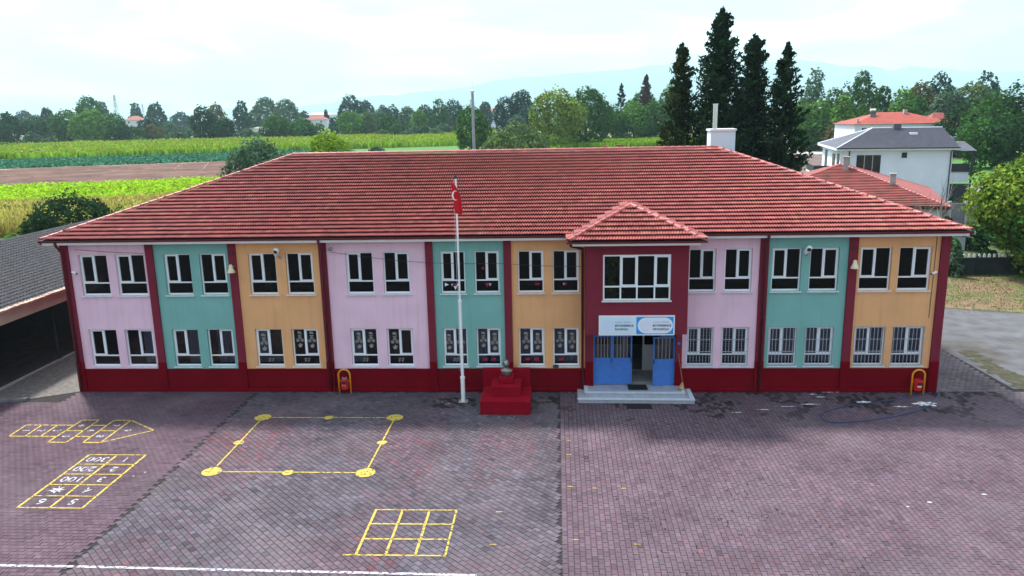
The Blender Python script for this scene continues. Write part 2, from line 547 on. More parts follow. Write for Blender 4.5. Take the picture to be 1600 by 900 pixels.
def text(name, body, size, m, parent, M, bold=0.0, width=None, centre=False):
    """lettering laid out by the matrix M (world, before the parent's offset)"""
    me = text_mesh(body, size, bold)
    co = np.array([v.co[:] for v in me.vertices])
    if width:
        sx = width/(co[:, 0].max()-co[:, 0].min())
        me.transform(Matrix.Diagonal((sx, 1, 1, 1)))
        co[:, 0] *= sx
    if centre:
        me.transform(Matrix.Translation((-(co[:, 0].min()+co[:, 0].max())/2, -(co[:, 1].min()+co[:, 1].max())/2, 0)))
    me.transform(Matrix.Translation(-BASE[parent.name]) @ M)
    me.materials.clear()
    me.materials.append(MATS[m])
    o = bpy.data.objects.new(name, me)
    put(o, parent)
    return o
FACE = Matrix(((1, 0, 0, 0), (0, 0, -1, 0), (0, 1, 0, 0), (0, 0, 0, 1)))      # lettering that stands and faces -Y
def pieces(name, stuff_name, VV, QQ, TT, m, parent, keep=300, key=None):
    """many alike pieces: the ones that show largest become objects, the rest one joined part.
    VV: (n, k, 3) vertices, QQ: faces of one piece (list of tuples), TT: (n, 3) tint"""
    VV = np.asarray(VV)
    TT = np.asarray(TT)
    cen = VV.mean(axis=1)
    d = np.linalg.norm(cen-CAM, axis=1) if key is None else key(cen)
    order = np.argsort(d)
    near, rest = order[:keep], order[keep:]
    off = np.array(BASE[parent.name])
    for i in near:
        me = bpy.data.meshes.new(name)
        me.from_pydata((VV[i]-cen[i]).tolist(), [], QQ)
        me.materials.append(MATS[m])
        at = me.attributes.new('tint', 'FLOAT_COLOR', 'POINT')
        at.data.foreach_set('color', np.tile(np.append(TT[i], 1.0), VV.shape[1]).astype(np.float32))
        o = bpy.data.objects.new(name, me)
        put(o, parent)
        o.location = cen[i]-off
    if len(rest):
        k = VV.shape[1]
        tris = []
        for q in QQ:
            if len(q) == 4:
                tris.append(q)
            else:
                for j in range(1, len(q)-2, 2):
                    tris.append((q[0], q[j], q[j+1], q[j+2]))
        Q = (np.array(tris)[None]+(np.arange(len(rest))*k)[:, None, None]).reshape(-1, 4)
        T = np.repeat(np.concatenate([TT[rest], np.ones((len(rest), 1))], 1), k, axis=0)
        tag(fast(stuff_name, VV[rest].reshape(-1, 3), Q, m, parent, tint=T), kind='stuff')

# ------------------------------------------------------------------ the setting: ground, yard, fields
gr = MB().quad((-20000, -300, -0.30), (20000, -300, -0.30), (20000, 20000, -0.30), (-20000, 20000, -0.30)).build('ground', 'ground')
tag(gr, kind='structure')

yard = MB().prism([(-20, -40), (60, -40), (60, 0.3), (40.3, 0.3), (40.3, 9), (36, 9), (36, 0.3), (1, 0.3), (1, 24), (-20, 24)], -0.29, -0.018).build('courtyard_paving', 'joint')
tag(yard, kind='structure')

def hourglass(cx, cy, ang, L, Wd, g=0.0085, dl=0.014, z0=-0.03):
    """one interlocking paver: wide ends, narrow waist (10 faces of 12 vertices)"""
    b, a = L/2-g, Wd/2-g
    P = np.array([(a+dl, b), (a-dl, 0), (a+dl, -b), (-a-dl, -b), (-a+dl, 0), (-a-dl, b)])[::-1]
    ca, sa = math.cos(ang), math.sin(ang)
    X = cx+P[:, 0]*ca-P[:, 1]*sa
    Y = cy+P[:, 0]*sa+P[:, 1]*ca
    return X, Y
PQ = [(6, 7, 10, 11), (7, 8, 9, 10)]+[(i, (i+1) % 6, 6+(i+1) % 6, 6+i) for i in range(6)]
# counter-clockwise order of the outline gives top faces that look up
def pave(inside, bbox, ang, L, Wd, colour, shape=0.014):
    x0, x1, y0, y1 = bbox
    cx, cy = (x0+x1)/2, (y0+y1)/2
    rad = math.hypot(x1-x0, y1-y0)/2+1
    ca, sa = math.cos(ang), math.sin(ang)
    vv, tt = [], []
    ni, nj = int(rad/Wd)+2, int(rad/L)+2
    for i in range(-ni, ni):
        for j in range(-nj, nj):
            u, v = i*Wd, (j+(0.5 if i % 2 else 0))*L
            x, y = cx+u*ca-v*sa, cy+u*sa+v*ca
            if not (x0 < x < x1 and y0 < y < y1) or not inside(x, y):
                continue
            X, Y = hourglass(x, y, ang+rnd.gauss(0, 0.006), L, Wd, dl=shape)
            dz = rnd.gauss(0, 0.0022)
            tx, ty = rnd.gauss(0, 0.008), rnd.gauss(0, 0.008)
            zt = dz+tx*(X-x)+ty*(Y-y)
            vv.append(np.stack([np.concatenate([X, X]), np.concatenate([Y, Y]), np.concatenate([np.full(6, -0.03), zt])], 1))
            tt.append(colour(x, y))
    return vv, tt
def vary(c, k=0.12):
    s = max(0.5, rnd.gauss(1, k))
    return (c[0]*s*0.84, c[1]*s*0.74, c[2]*s*0.80)
def bands(x, y):                               # mid yard: grey field with rosy diamonds laid into it
    px = (x-14.6)*0.72
    py = (y+7.0)*0.72
    k = math.sin(px*1.35+0.5*math.sin(py*1.1))+math.sin(py*0.9+0.6)
    s = math.sin((x-y)*0.55)*0.25+math.sin((x+y)*0.42)*0.25
    return k+s
def c_left(x, y):
    return vary((0.112, 0.082, 0.102), 0.11)
def c_mid(x, y):
    k = bands(x, y)+rnd.gauss(0, 0.55)
    if y > -2.2 and (x-16.9)**2/1.2+(y+1.4)**2/0.35 < 1 and rnd.random() < 0.6 or y > -2.0 and (x-20.8)**2/0.4+(y+1.1)**2/0.3 < 1 and rnd.random() < 0.7:
        return vary((0.04, 0.036, 0.036), 0.3)
    if 18.3 < x < 20.4:
        k += 0.9
    if 20.4 < x or 17.0 < x < 18.2:
        k -= 1.2
    if k > 1.9 and rnd.random() < 0.45:
        return vary((0.165, 0.080, 0.092), 0.14)
    if k > 0.2:
        return vary((0.116, 0.092, 0.108), 0.14)
    return vary((0.104, 0.101, 0.118), 0.16)
def c_right(x, y):
    c = (0.128, 0.100, 0.120) if rnd.random() > 0.05 else (0.140, 0.092, 0.106)
    if y > -3.2:                               # blackened, mossy pavers in patches along the wall
        k = math.sin(x*1.9+0.8*math.sin(y*2.3+x*0.7))+0.8*math.sin(x*0.83+y*1.7+1.0)+0.5*math.sin(x*4.1-y*3.0)
        k -= max(0.0, -y-1.5)*0.9
        if k > -0.1 and rnd.random() < 0.62:
            return vary((0.050, 0.043, 0.046), 0.3)
    elif rnd.random() < 0.012:
        return vary((0.10, 0.08, 0.092), 0.2)
    return vary(c, 0.10)
def c_path(x, y):
    return vary((0.165, 0.150, 0.155), 0.10)
ZL, ZR = 8.05, 21.3
def no_block(x, y):
    return not (22.1 < x < 26.75 and y > -1.3) and not (18.15 < x < 20.1 and -2.65 < y < -0.4)
sets = [pave(lambda x, y: x+0.075 < ZL and (y < -1.35 or x > -1.9+0.0*y and x > 0.02 and y < -0.03 or (x <= 0.02 and y < -1.35)), (-8.0, ZL, -16.4, -0.1), R(90), 0.235, 0.165, c_left),
        pave(lambda x, y: ZL+0.025 < x < ZR-0.045 and no_block(x, y), (ZL, ZR, -16.4, -0.1), R(45), 0.235, 0.175, c_mid, 0.006),
        pave(lambda x, y: x > ZR+0.08 and no_block(x, y) and not (x > 39.5 and y > -4.5+(x-39.5)*-0.9), (ZR, 45.5, -16.4, -0.1), 0.0, 0.235, 0.16, c_right),
        pave(lambda x, y: x > 39.5 and y > -4.5+(x-39.5)*-0.9, (39.5, 47.5, -11.5, -0.1), R(90), 0.24, 0.21, c_path, 0.0),
        pave(lambda x, y: True, (37.05, 40.1, 0.0, 8.6), R(90), 0.24, 0.21, c_path, 0.0)]
VV = [v for s in sets for v in s[0]]
TT = [t for s in sets for t in s[1]]
def paver_key(cen):
    d = cen-CAM
    z = d@_f
    px, py = 800+FPX*(d@RX)/z, 450-FPX*(d@UX)/z
    return np.where((px > 12) & (px < 1588) & (py > 0) & (py < 888), z, z+100)
pieces('paver', 'pavers', VV, PQ, TT, 'paver', yard, 300, paver_key)

# moss and damp in the joints by the wall: small dark flat cushions
def moss(name, n, region, size, m):
    mb = MB()
    for _ in range(n):
        x, y = region()
        k = rnd.randint(5, 7)
        s = size*rnd.uniform(0.4, 1.3)
        st = rnd.uniform(1.2, 3.4)
        an = R(90)+rnd.gauss(0, 0.12)
        pts = []
        for i in range(k):
            a = 2*math.pi*i/k
            u, v = s*st*math.cos(a)*rnd.uniform(.7, 1.2), s*math.sin(a)*rnd.uniform(.7, 1.2)
            pts.append((x+u*math.cos(an)-v*math.sin(an), y+u*math.sin(an)+v*math.cos(an), 0.0085+rnd.random()*0.002))
        mb.poly(pts)
    o = mb.build(name, m, yard)
    return tag(o, kind='stuff')
mat('moss', (0.018, 0.018, 0.014), rough=0.95, var=0.4, scale=8)
_cl = [(rnd.uniform(26.6, 37), -abs(rnd.gauss(0, 0.9))-0.05) for _ in range(42)]
def moss_right():
    c = rnd.choice(_cl)
    return c[0]+rnd.gauss(0, 0.28), min(-0.03, c[1]+rnd.gauss(0, 0.22))
def moss_mid():
    if rnd.random() < 0.5:
        return rnd.gauss(16.9, 0.5), rnd.gauss(-1.5, 0.35)
    return rnd.gauss(20.9, 0.45), rnd.gauss(-1.1, 0.4)
moss('moss', 160, moss_right, 0.016, 'moss')
moss('moss', 60, moss_mid, 0.016, 'moss')
_c2 = [(rnd.uniform(22, 30), rnd.uniform(-14.5, -8)) for _ in range(16)]
def moss_far():
    c = rnd.choice(_c2)
    return c[0]+rnd.gauss(0, 0.4), c[1]+rnd.gauss(0, 0.35)
moss('moss', 150, moss_far, 0.022, 'moss')

# ---- painted games on the yard (paint sheets a few millimetres above the pavers)
ZP = 0.012
def stripe(mb, a, b, wd):
    a, b = Vector((*a[:2], 0)), Vector((*b[:2], 0))
    d = (b-a).normalized()
    n = Vector((-d.y, d.x, 0))*wd/2
    e = d*wd*0.5
    return mb.quad(*[(p.x, p.y, ZP) for p in (a-n-e, b-n+e, b+n+e, a+n-e)])
mb = MB()
x0, x1, y0, y1 = 15.68, 18.14, -12.92, -10.42
for k in range(4):
    x = x0+(x1-x0)*k/3
    stripe(mb, (x, y0), (x, y1), 0.072 if k < 3 else 0.055)
for k in range(4):
    y = y0+(y1-y0)*k/3
    stripe(mb, (x0-(0.32 if k == 0 else -0.05), y), (x1, y+0.02), 0.06 if k < 3 else 0.05)
tag(mb.build('grid_marking', 'yellow_paint', yard), 'yellow three by three square grid painted on the pavers')
mb = MB()
P = [(9.41, -3.07), (14.76, -3.05), (14.75, -7.92), (9.44, -7.92)]
Mi = [(12.1, -3.07), (14.77, -5.46), (12.1, -7.96), (9.41, -5.52)]
for k in range(4):
    stripe(mb, P[k], P[(k+1) % 4], 0.06)
for p in P:
    mb.disc(p[0], p[1], ZP+0.003, 0.33, 0.33)
for p in Mi:
    mb.disc(p[0], p[1], ZP+0.003, 0.19, 0.19)
tag(mb.build('square_game_marking', 'yellow_paint', yard), 'large yellow painted square with round spots at its corners and mid sides')
mb = MB()
def gl(x, y):                                  # the number board, slightly skewed as painted
    k = (y+6.63)/(-3.88)
    return (x+0.0*k, y)
xa, xb, xc = 4.36, 5.40, 6.45
for x in (xa, xb, xc):
    stripe(mb, (x, -6.63), (x, -10.50), 0.075)
for k in range(6):
    y = -6.63-3.87*k/5
    stripe(mb, (xa, y), (xc, y), 0.05)
nb = tag(mb.build('number_board_marking', 'yellow_paint', yard), 'yellow ten cell number board with 300, 200, 100 and a star')
def gtext(s, x, y, size, parent, rz=R(180)):
    M = Matrix.Translation((x, y, ZP+0.002)) @ Matrix.Rotation(rz, 4, 'Z')
    return text('numeral', s, size, 'number_paint', parent, M, bold=0.004, centre=True)
cells = [('300', '1'), ('200', '2'), ('100', '3'), (None, '4'), ('6', '5')]
for k, (a, b) in enumerate(cells):
    y = -6.63-3.87*(k+0.5)/5
    if a:
        gtext(a, (xa+xb)/2, y, 0.52, nb)
    gtext(b, (xb+xc)/2, y, 0.50, nb)
mb = MB()
cx_, cy_ = (xa+xb)/2, -6.63-3.87*0.7
mb.poly([(cx_+(0.30 if k % 2 == 0 else 0.12)*math.cos(math.pi*k/8+0.2), cy_+(0.30 if k % 2 == 0 else 0.12)*math.sin(math.pi*k/8+0.2), ZP+0.003) for k in range(16)])
mb.build('star', 'number_paint', nb)
mb = MB()
for a, b in [((0.2, -5.02), (2.07, -5.02)), ((0.13, -3.92), (2.05, -3.92)), ((0.2, -5.02), (0.13, -3.92)), ((0.83, -5.02), (0.78, -3.92)), ((1.45, -5.02), (1.42, -3.92)),
             ((2.09, -5.56), (2.11, -3.4)), ((2.82, -5.58), (2.80, -3.36)), ((2.09, -5.56), (2.82, -5.57)), ((2.11, -3.4), (2.80, -3.37)), ((2.1, -4.48), (2.81, -4.47)),
             ((2.82, -5.02), (3.47, -5.02)), ((2.81, -3.93), (3.45, -3.93)), ((3.47, -5.58), (3.44, -3.4)), ((4.15, -5.58), (4.14, -3.4)), ((3.47, -5.58), (4.15, -5.58)), ((3.44, -3.4), (4.14, -3.4)), ((3.46, -4.47), (4.14, -4.47)),
             ((4.14, -3.4), (5.56, -4.38)), ((4.15, -5.58), (5.56, -4.42))]:
    stripe(mb, a, b, 0.065)
hp = tag(mb.build('hopscotch_marking', 'yellow_paint', yard), 'yellow hopscotch course with pointed end painted near the building')
for s, x, y in [('1', 0.5, -4.47), ('2', 1.12, -4.47), ('3', 1.75, -4.47), ('4', 2.45, -3.95), ('5', 2.45, -5.0), ('6', 3.12, -4.47), ('7', 3.8, -3.95), ('8', 3.8, -5.0), ('9', 4.55, -4.42)]:
    gtext(s, x, y, 0.42, hp, R(-90))
mb = MB()
stripe(mb, (-14, -13.62), (8.1, -13.66), 0.10)
stripe(mb, (8.3, -13.66), (19.05, -13.80), 0.10)
tag(mb.build('court_line', 'line_white', yard), 'long white line painted across the pavers at the front edge')
def blob(mb, cx, cy, rx, ry, z, n=14, j=0.3):
    mb.poly([(cx+rx*math.cos(2*math.pi*k/n)*rnd.uniform(1-j, 1+j), cy+ry*math.sin(2*math.pi*k/n)*rnd.uniform(1-j, 1+j), z) for k in range(n)])
mb = MB()
for x, y, rx, ry in [(36.0, -1.45, 0.42, 0.24), (34.9, -1.75, 0.34, 0.06), (33.6, -1.25, 0.28, 0.10), (31.9, -0.35, 0.16, 0.05), (32.6, -0.12, 0.22, 0.03), (33.0, -0.1, 0.1, 0.03), (32.1, -0.68, 0.2, 0.05), (31.4, -1.5, 0.3, 0.05), (30.4, -1.75, 0.35, 0.035), (29.4, -2.1, 0.3, 0.03), (28.3, -2.4, 0.25, 0.03)]:
    blob(mb, x, y, rx, ry, 0.0125, 22, 0.45)
tag(mb.build('paint_spill', 'spill_white', yard), 'white paint spills and streaks on the pavers by the right corner', kind='stuff')
mb = MB()
for x, y, r_ in [(32.41, -9.64, 0.09), (34.29, -9.12, 0.07), (31.65, -9.93, 0.05), (16.4, -1.35, 0.05), (16.7, -1.5, 0.06), (16.2, -1.25, 0.04), (18.9, -2.95, 0.035), (19.5, -2.9, 0.03), (6.9, -8.3, 0.04), (7.15, -8.0, 0.04), (14.3, -0.5, 0.04)]:
    blob(mb, x, y, r_, r_*0.6, 0.013, 9)
mb.build('litter', 'litter', yard)['kind'] = 'stuff'
mb = MB()
for x, y in [(19.44, -10.47), (21.6, -8.8), (21.6, -6.4), (22.4, -8.9), (23.3, -8.9), (23.4, -12.2), (19.4, -12.3), (21.6, -5.2), (28.6, -8.9), (21.7, -12.0)]:
    stripe(mb, (x-0.07, y), (x+0.07, y), 0.035)
mb.build('paint_mark', 'yellow_paint', yard)['kind'] = 'stuff'

# left side yard, gravel lot, dry grass
sp = MB().prism([(-3.75, -1.25), (-1.7, -1.0), (-0.05, -0.1), (-0.05, 24), (-3.75, 24)], -0.017, 0.006).build('side_path', 'rough_paving')
tag(sp, kind='structure')
kb = MB()
for k in range(26):
    kb_y = -1.1+k
    MBk = MB().box(-3.94, -3.78, kb_y+0.01, kb_y+0.99, -0.1, 0.07)
    kb.v += [tuple(v) for v in MBk.v]
    kb.f += [tuple(i+8*k for i in f_) for f_ in MBk.f]
tag(kb.build('kerb', 'concrete'), kind='structure')
kf = MB().prism([(-6.0, -2.05), (-1.75, -1.25), (-1.7, -1.03), (-6.0, -1.75)], -0.1, 0.10).build('kerb', 'kerb')
tag(kf, kind='structure')
MBg = MB().prism([(40.35, 0.32), (75, 0.32), (75, 13.4), (60, 13.0), (47.8, 12.9), (44, 14.2), (37.2, 14.6), (37.2, 9.02), (40.0, 7.6)], -0.29, 0.004)
tag(MBg.build('gravel_lot', 'gravel'), kind='structure')
mb = MB()
for k in range(34):                            # earth and moss creeping in along the edge of the gravel
    f_ = k/33
    ex_, ey_ = (40.7+rnd.gauss(0.1, .12), 0.6+7.0*f_) if k < 24 else (40.8+(k-24)*1.1, 0.6+rnd.gauss(0.1, .1))
    blob(mb, ex_+0.2, ey_, rnd.uniform(.2, .55), rnd.uniform(.2, .5), 0.008+0.0004*k, 12, 0.35)
tag(mb.build('earth_edge', 'earth'), 'mossy earth along the edge of the gravel lot', 'earth', kind='stuff')
MBd = MB().prism([(37.2, 14.62), (44, 14.22), (47.8, 12.92), (60, 13.02), (75, 13.42), (75, 23.5), (37.2, 23.5)], -0.29, 0.02)
tag(MBd.build('dry_lawn', 'dry_grass'), kind='structure')
tag(MB().prism([(37.2, 23.75), (80, 23.75), (80, 46), (37.2, 40)], -0.29, 0.01).build('garden_ground', 'field_floor'), kind='structure')

# ------------------------------------------------------------------ fields (their own axes: u along the strips, v away)
UU, UV = np.array([0.93, 0.3675]), np.array([-0.3675, 0.93])
def fieldxy(u, v):
    return u*UU[0]+v*UV[0], u*UU[1]+v*UV[1]
def strip(name, m, u0, u1, v0, v1, z):
    pts = [(*fieldxy(a, b), z) for a, b in ((u0, v0), (u1, v0), (u1, v1), (u0, v1))]
    mb_ = MB()
    mb_.prism([p[:2] for p in pts], -0.31, z)
    return tag(mb_.build(name, m), kind='structure')
strip('stubble_field', 'stubble', -320, 330, 425, 580, -0.10)
strip('corn_ground', 'field_floor', -260, 150, 262, 425, -0.13)
strip('cabbage_ground', 'field_floor', -220, 42, 205, 262, -0.08)
strip('meadow', 'meadow', 42, 85, 205, 262, -0.05)
strip('ploughed_field', 'soil', -220, 60, 128, 174, -0.06)
strip('ploughed_field', 'soil_pale', -220, 60, 174, 205, -0.07)
mb = MB()
for k in range(56):
    v_ = 129.5+k*1.3
    a_, b_, c_, d_ = [fieldxy(*q) for q in ((-150, v_), (60, v_), (60, v_+0.5), (-150, v_+0.5))]
    for i_ in range(30):
        f0, f1 = i_/30, (i_+0.97)/30
        L = lambda p, q, f: (p[0]+(q[0]-p[0])*f, p[1]+(q[1]-p[1])*f)
        h_ = rnd.uniform(0.05, 0.16)
        p, q, r, s = L(a_, b_, f0), L(a_, b_, f1), L(d_, c_, f1), L(d_, c_, f0)
        m0, m1 = ((p[0]+s[0])/2, (p[1]+s[1])/2), ((q[0]+r[0])/2, (q[1]+r[1])/2)
        mb.quad((*p, -.058), (*q, -.058), (*m1, -.058+h_), (*m0, -.058+h_)).quad((*m0, -.058+h_), (*m1, -.058+h_), (*r, -.058), (*s, -.058))
tag(mb.build('furrows', 'soil'), 'ridges of turned earth on the bare brown field', 'furrows', kind='stuff')
strip('bean_ground', 'field_floor', -160, 60, 87, 128, -0.09)
strip('dry_corn_ground', 'field_floor', -120, 60, 56, 87, -0.12)

nprng = np.random.default_rng(11)
def quads(cen, nrm, su, sv, up=None, rng=nprng):
    """leaf quads about centres, half sizes su, sv; the long side along 'up' when given"""
    n = len(cen)
    nrm = nrm/np.maximum(np.linalg.norm(nrm, axis=1, keepdims=True), 1e-6)
    ref = rng.normal(size=(n, 3)) if up is None else up
    a = np.cross(nrm, ref)
    a /= np.maximum(np.linalg.norm(a, axis=1, keepdims=True), 1e-6)
    b = np.cross(a, nrm)
    su = np.asarray(su).reshape(-1, 1)
    sv = np.asarray(sv).reshape(-1, 1)
    V = np.stack([cen-a*su-b*sv*0.6, cen+a*su-b*sv, cen+a*su*0.5+b*sv, cen-a*su*0.8+b*sv*0.9], 1).reshape(-1, 3)
    return V, np.arange(4*n).reshape(-1, 4)
def crop(name, m, u0, u1, v0, v1, n, height, wid, label, tips=None, lean=0.25, flat=False, rows=None):
    u = nprng.uniform(u0, u1, n)
    v = nprng.uniform(v0, v1, n)
    if rows:
        v = np.round(v/rows)*rows+nprng.normal(0, rows*0.12, n)
        v = np.clip(v, v0, v1)
    X, Y = fieldxy(u, v)
    h = height*nprng.uniform(0.75, 1.15, n)*(1+0.12*np.sin(u*0.11)*np.sin(v*0.17+u*0.05))
    z0 = -0.12
    if flat:
        cen = np.stack([X, Y, z0+h*nprng.uniform(0.35, 1.0, n)], 1)
        nr = np.stack([nprng.normal(0, 0.8, n), nprng.normal(0, 0.8, n), np.ones(n)], 1)
        V, Q = quads(cen, nr, wid*nprng.uniform(.6, 1.3, n), wid*nprng.uniform(.6, 1.3, n))
    else:
        cen = np.stack([X, Y, z0+h/2], 1)
        th = nprng.uniform(0, 2*np.pi, n)
        nr = np.stack([np.cos(th), np.sin(th), nprng.normal(0, 0.15, n)], 1)
        up = np.stack([nprng.normal(0, lean, n), nprng.normal(0, lean, n), np.ones(n)], 1)
        V, Q = quads(cen, nr, wid*nprng.uniform(.5, 1.3, n), h/2, up)
    o = fast(name, V, Q, m)
    tag(o, label, name.replace('_', ' ').split()[-1], kind='stuff')
    if tips:
        n2 = n//9
        cen = np.stack([X[:n2], Y[:n2], z0+h[:n2]*1.05], 1)
        V, Q = quads(cen, nprng.normal(size=(n2, 3)), np.full(n2, wid*0.6), np.full(n2, height*0.16), np.tile([[0., 0., 1.]], (n2, 1)))
        tag(fast('corn_tassels', V, Q, tips), 'yellow tassels along the tops of the corn field', 'tassels', kind='stuff')
crop('corn_crop', 'corn', -170, 150, 264, 424, 70000, 2.2, 0.42, 'tall green corn field beyond the cabbages', tips='corn_tip')
crop('cabbage_crop', 'cabbage', -150, 42, 206, 261, 26000, 0.55, 0.34, 'blue green cabbage strip between bare soil and corn', flat=True, rows=1.4)
crop('bean_crop', 'bean', -100, 20, 88, 127, 60000, 1.15, 0.20, 'bright green leafy crop strip in front of the bare soil', flat=True)
crop('dry_corn_crop', 'dry_corn', -80, 20, 58, 86, 42000, 1.9, 0.11, 'yellowed dry corn strip behind the open shed', lean=0.35)
# corn behind the right part of the ridge
strip('corn_ground', 'field_floor', 86, 190, 196, 240, -0.11)
crop('corn_crop', 'corn', 96, 178, 198, 236, 9000, 1.9, 0.35, 'short green corn strip below the trees behind the ridge vents', lean=0.3)
# ground beyond the right fence: soil patch, lane, lawn
def patch(name, m, pts, z):
    w_ = [G(*p)[:2] for p in pts]
    return tag(MB().prism(w_, -0.31, z).build(name, m), kind='structure')
patch('soil_patch', 'soil_dark', [(1190, 290), (1340, 290), (1320, 242), (1235, 240)], -0.10)
patch('lane', 'concrete', [(1225, 240), (1330, 241), (1320, 234), (1235, 234)], -0.07)
patch('lawn', 'meadow', [(1470, 286), (1570, 286), (1560, 250), (1490, 250)], -0.08)
patch('drive', 'block_wall', [(1470, 306), (1580, 304), (1570, 288), (1480, 288)], -0.05)
# tufts on the dry lawn and along the gravel edge
n = 12000
X = nprng.uniform(37.5, 66, n)
Y = 12.8+nprng.random(n)**0.8*11
keep = ~((X < 44.5) & (Y < 14.8))
X, Y = X[keep], Y[keep]
n = len(X)
hh = nprng.uniform(0.03, 0.12, n)
V, Q = quads(np.stack([X, Y, 0.02+hh/2], 1), np.stack([nprng.normal(size=n), nprng.normal(size=n), nprng.normal(0, .4, n)], 1), nprng.uniform(.008, .03, n), hh/2, np.stack([nprng.normal(0, .4, n), nprng.normal(0, .4, n), np.ones(n)], 1))
tag(fast('grass_tufts', V, Q, 'grass_blade'), 'thin grass tufts on the dry lawn by the right fence', 'grass', kind='stuff')

# ------------------------------------------------------------------ the school
school = thing('school_building', 'long two storey school with pink, teal and orange bays under a red tiled hip roof', 'building', (18.5, 7.8, 0))
ZT = 6.67                                     # soffit height
W_, D_ = 37.0, 15.6
PIL = [(0.0, 0.33), (3.73, 4.06), (7.33, 7.66), (11.23, 11.55), (15.74, 16.05), (19.01, 19.33), (29.50, 29.85), (33.04, 33.39), (36.64, 37.0)]
WX = [(0.71, 1.96), (2.33, 3.60), (4.46, 5.62), (6.02, 7.17), (8.15, 9.34), (9.76, 10.93), (12.34, 13.50), (13.92, 15.05), (16.35, 17.39), (17.78, 18.82),
      (19.59, 20.68), (21.04, 22.14), (26.64, 27.75), (28.10, 29.21), (30.01, 31.19), (31.52, 32.69), (33.52, 34.77), (35.06, 36.34)]
UZ, LZ = (4.36, 6.16), (1.15, 2.84)
BAYS = [('pink', 0.33, 3.73), ('teal', 4.06, 7.33), ('orange', 7.66, 11.23), ('pink', 11.55, 15.74), ('teal', 16.05, 19.01), ('orange', 19.33, 22.40), ('pink', 26.45, 29.50), ('teal', 29.85, 33.04), ('orange', 33.39, 36.64)]
PZ = 1.04
def holed(x0, x1, z0, z1, holes, y, dep):
    """a wall face at y with openings and their reveals"""
    mb_ = MB()
    xs = sorted({x0, x1, *[h[0] for h in holes], *[h[1] for h in holes]})
    zs = sorted({z0, z1, *[h[2] for h in holes], *[h[3] for h in holes]})
    for i in range(len(xs)-1):
        for j in range(len(zs)-1):
            cx, cz = (xs[i]+xs[i+1])/2, (zs[j]+zs[j+1])/2
            if any(h[0] < cx < h[1] and h[2] < cz < h[3] for h in holes):
                continue
            mb_.quad((xs[i], y, zs[j]), (xs[i+1], y, zs[j]), (xs[i+1], y, zs[j+1]), (xs[i], y, zs[j+1]))
    for a, b, c, d in holes:
        mb_.quad((a, y, c), (a, y, d), (a, y+dep, d), (a, y+dep, c))
        mb_.quad((b, y, d), (b, y, c), (b, y+dep, c), (b, y+dep, d))
        mb_.quad((a, y, d), (b, y, d), (b, y+dep, d), (a, y+dep, d))
        mb_.quad((a, y, c), (a, y+dep, c), (b, y+dep, c), (b, y, c))
    return mb_
for col, a, b in BAYS:
    hs_ = [(x0, x1, *z) for (x0, x1) in WX for z in (UZ, LZ) if a-0.01 < x0 and x1 < b+0.01]
    holed(a, b, PZ, ZT, hs_, 0.0, 0.26).build('wall_panel', col, school)
    MB().quad((a, -0.02, 0.0), (b, -0.02, 0.0), (b, -0.02, PZ), (a, -0.02, PZ)).quad((a, -0.02, PZ), (b, -0.02, PZ), (b, 0.001, PZ), (a, 0.001, PZ)).build('plinth', 'plinth_red', school)
    MB().prism([(a, -0.10), (b, -0.10), (b, -0.021), (a, -0.021)], 0.0, 0.17).build('plinth_foot', 'plinth_red', school, bevel=0.03)
for k, (a, b) in enumerate(PIL):
    MB().box(a, b, -0.09, 0.12, 1.36, ZT-0.002).build('pilaster', 'maroon', school)
    MB().box(a-0.004, b+0.004, -0.115, 0.12, 0.0, 1.36).build('pilaster_foot', 'plinth_red', school)
# side and back walls, attic floor, rooms behind the glass
MB().box(0.02, 0.25, 0.12, D_, 0, ZT).build('side_wall', 'maroon', school)
MB().box(W_-0.25, W_-0.02, 0.12, D_, 0, ZT).build('side_wall', 'maroon', school)
MB().box(0.25, W_-0.25, D_-0.25, D_, 0, ZT).build('back_wall', 'side_wall', school)
MB().box(0.26, W_-0.26, 0.30, D_-0.26, 3.25, 3.42).build('floor_slab', 'interior', school)
MB().box(0.26, W_-0.26, 0.30, D_-0.26, 6.45, 6.60).build('ceiling_slab', 'interior', school)
MB().box(0.26, 22.70, 0.28, D_-0.26, 0.02, 0.28).build('ground_floor', 'interior', school)
MB().box(26.22, W_-0.26, 0.28, D_-0.26, 0.02, 0.28).build('ground_floor', 'interior', school)
MB().box(0.26, 22.5, 6.0, 6.2, 0.29, 6.44).build('room_wall', 'interior', school)
MB().box(26.5, W_-0.26, 6.0, 6.2, 0.29, 6.44).build('room_wall', 'interior', school)
for x in (7.5, 11.38, 15.9, 22.45, 26.42, 29.67, 33.2):
    MB().box(x-0.08, x+0.08, 0.27, 5.99, 0.30, 3.24).box(x-0.08, x+0.08, 0.27, 5.99, 3.43, 6.44).build('room_wall', 'interior', school)

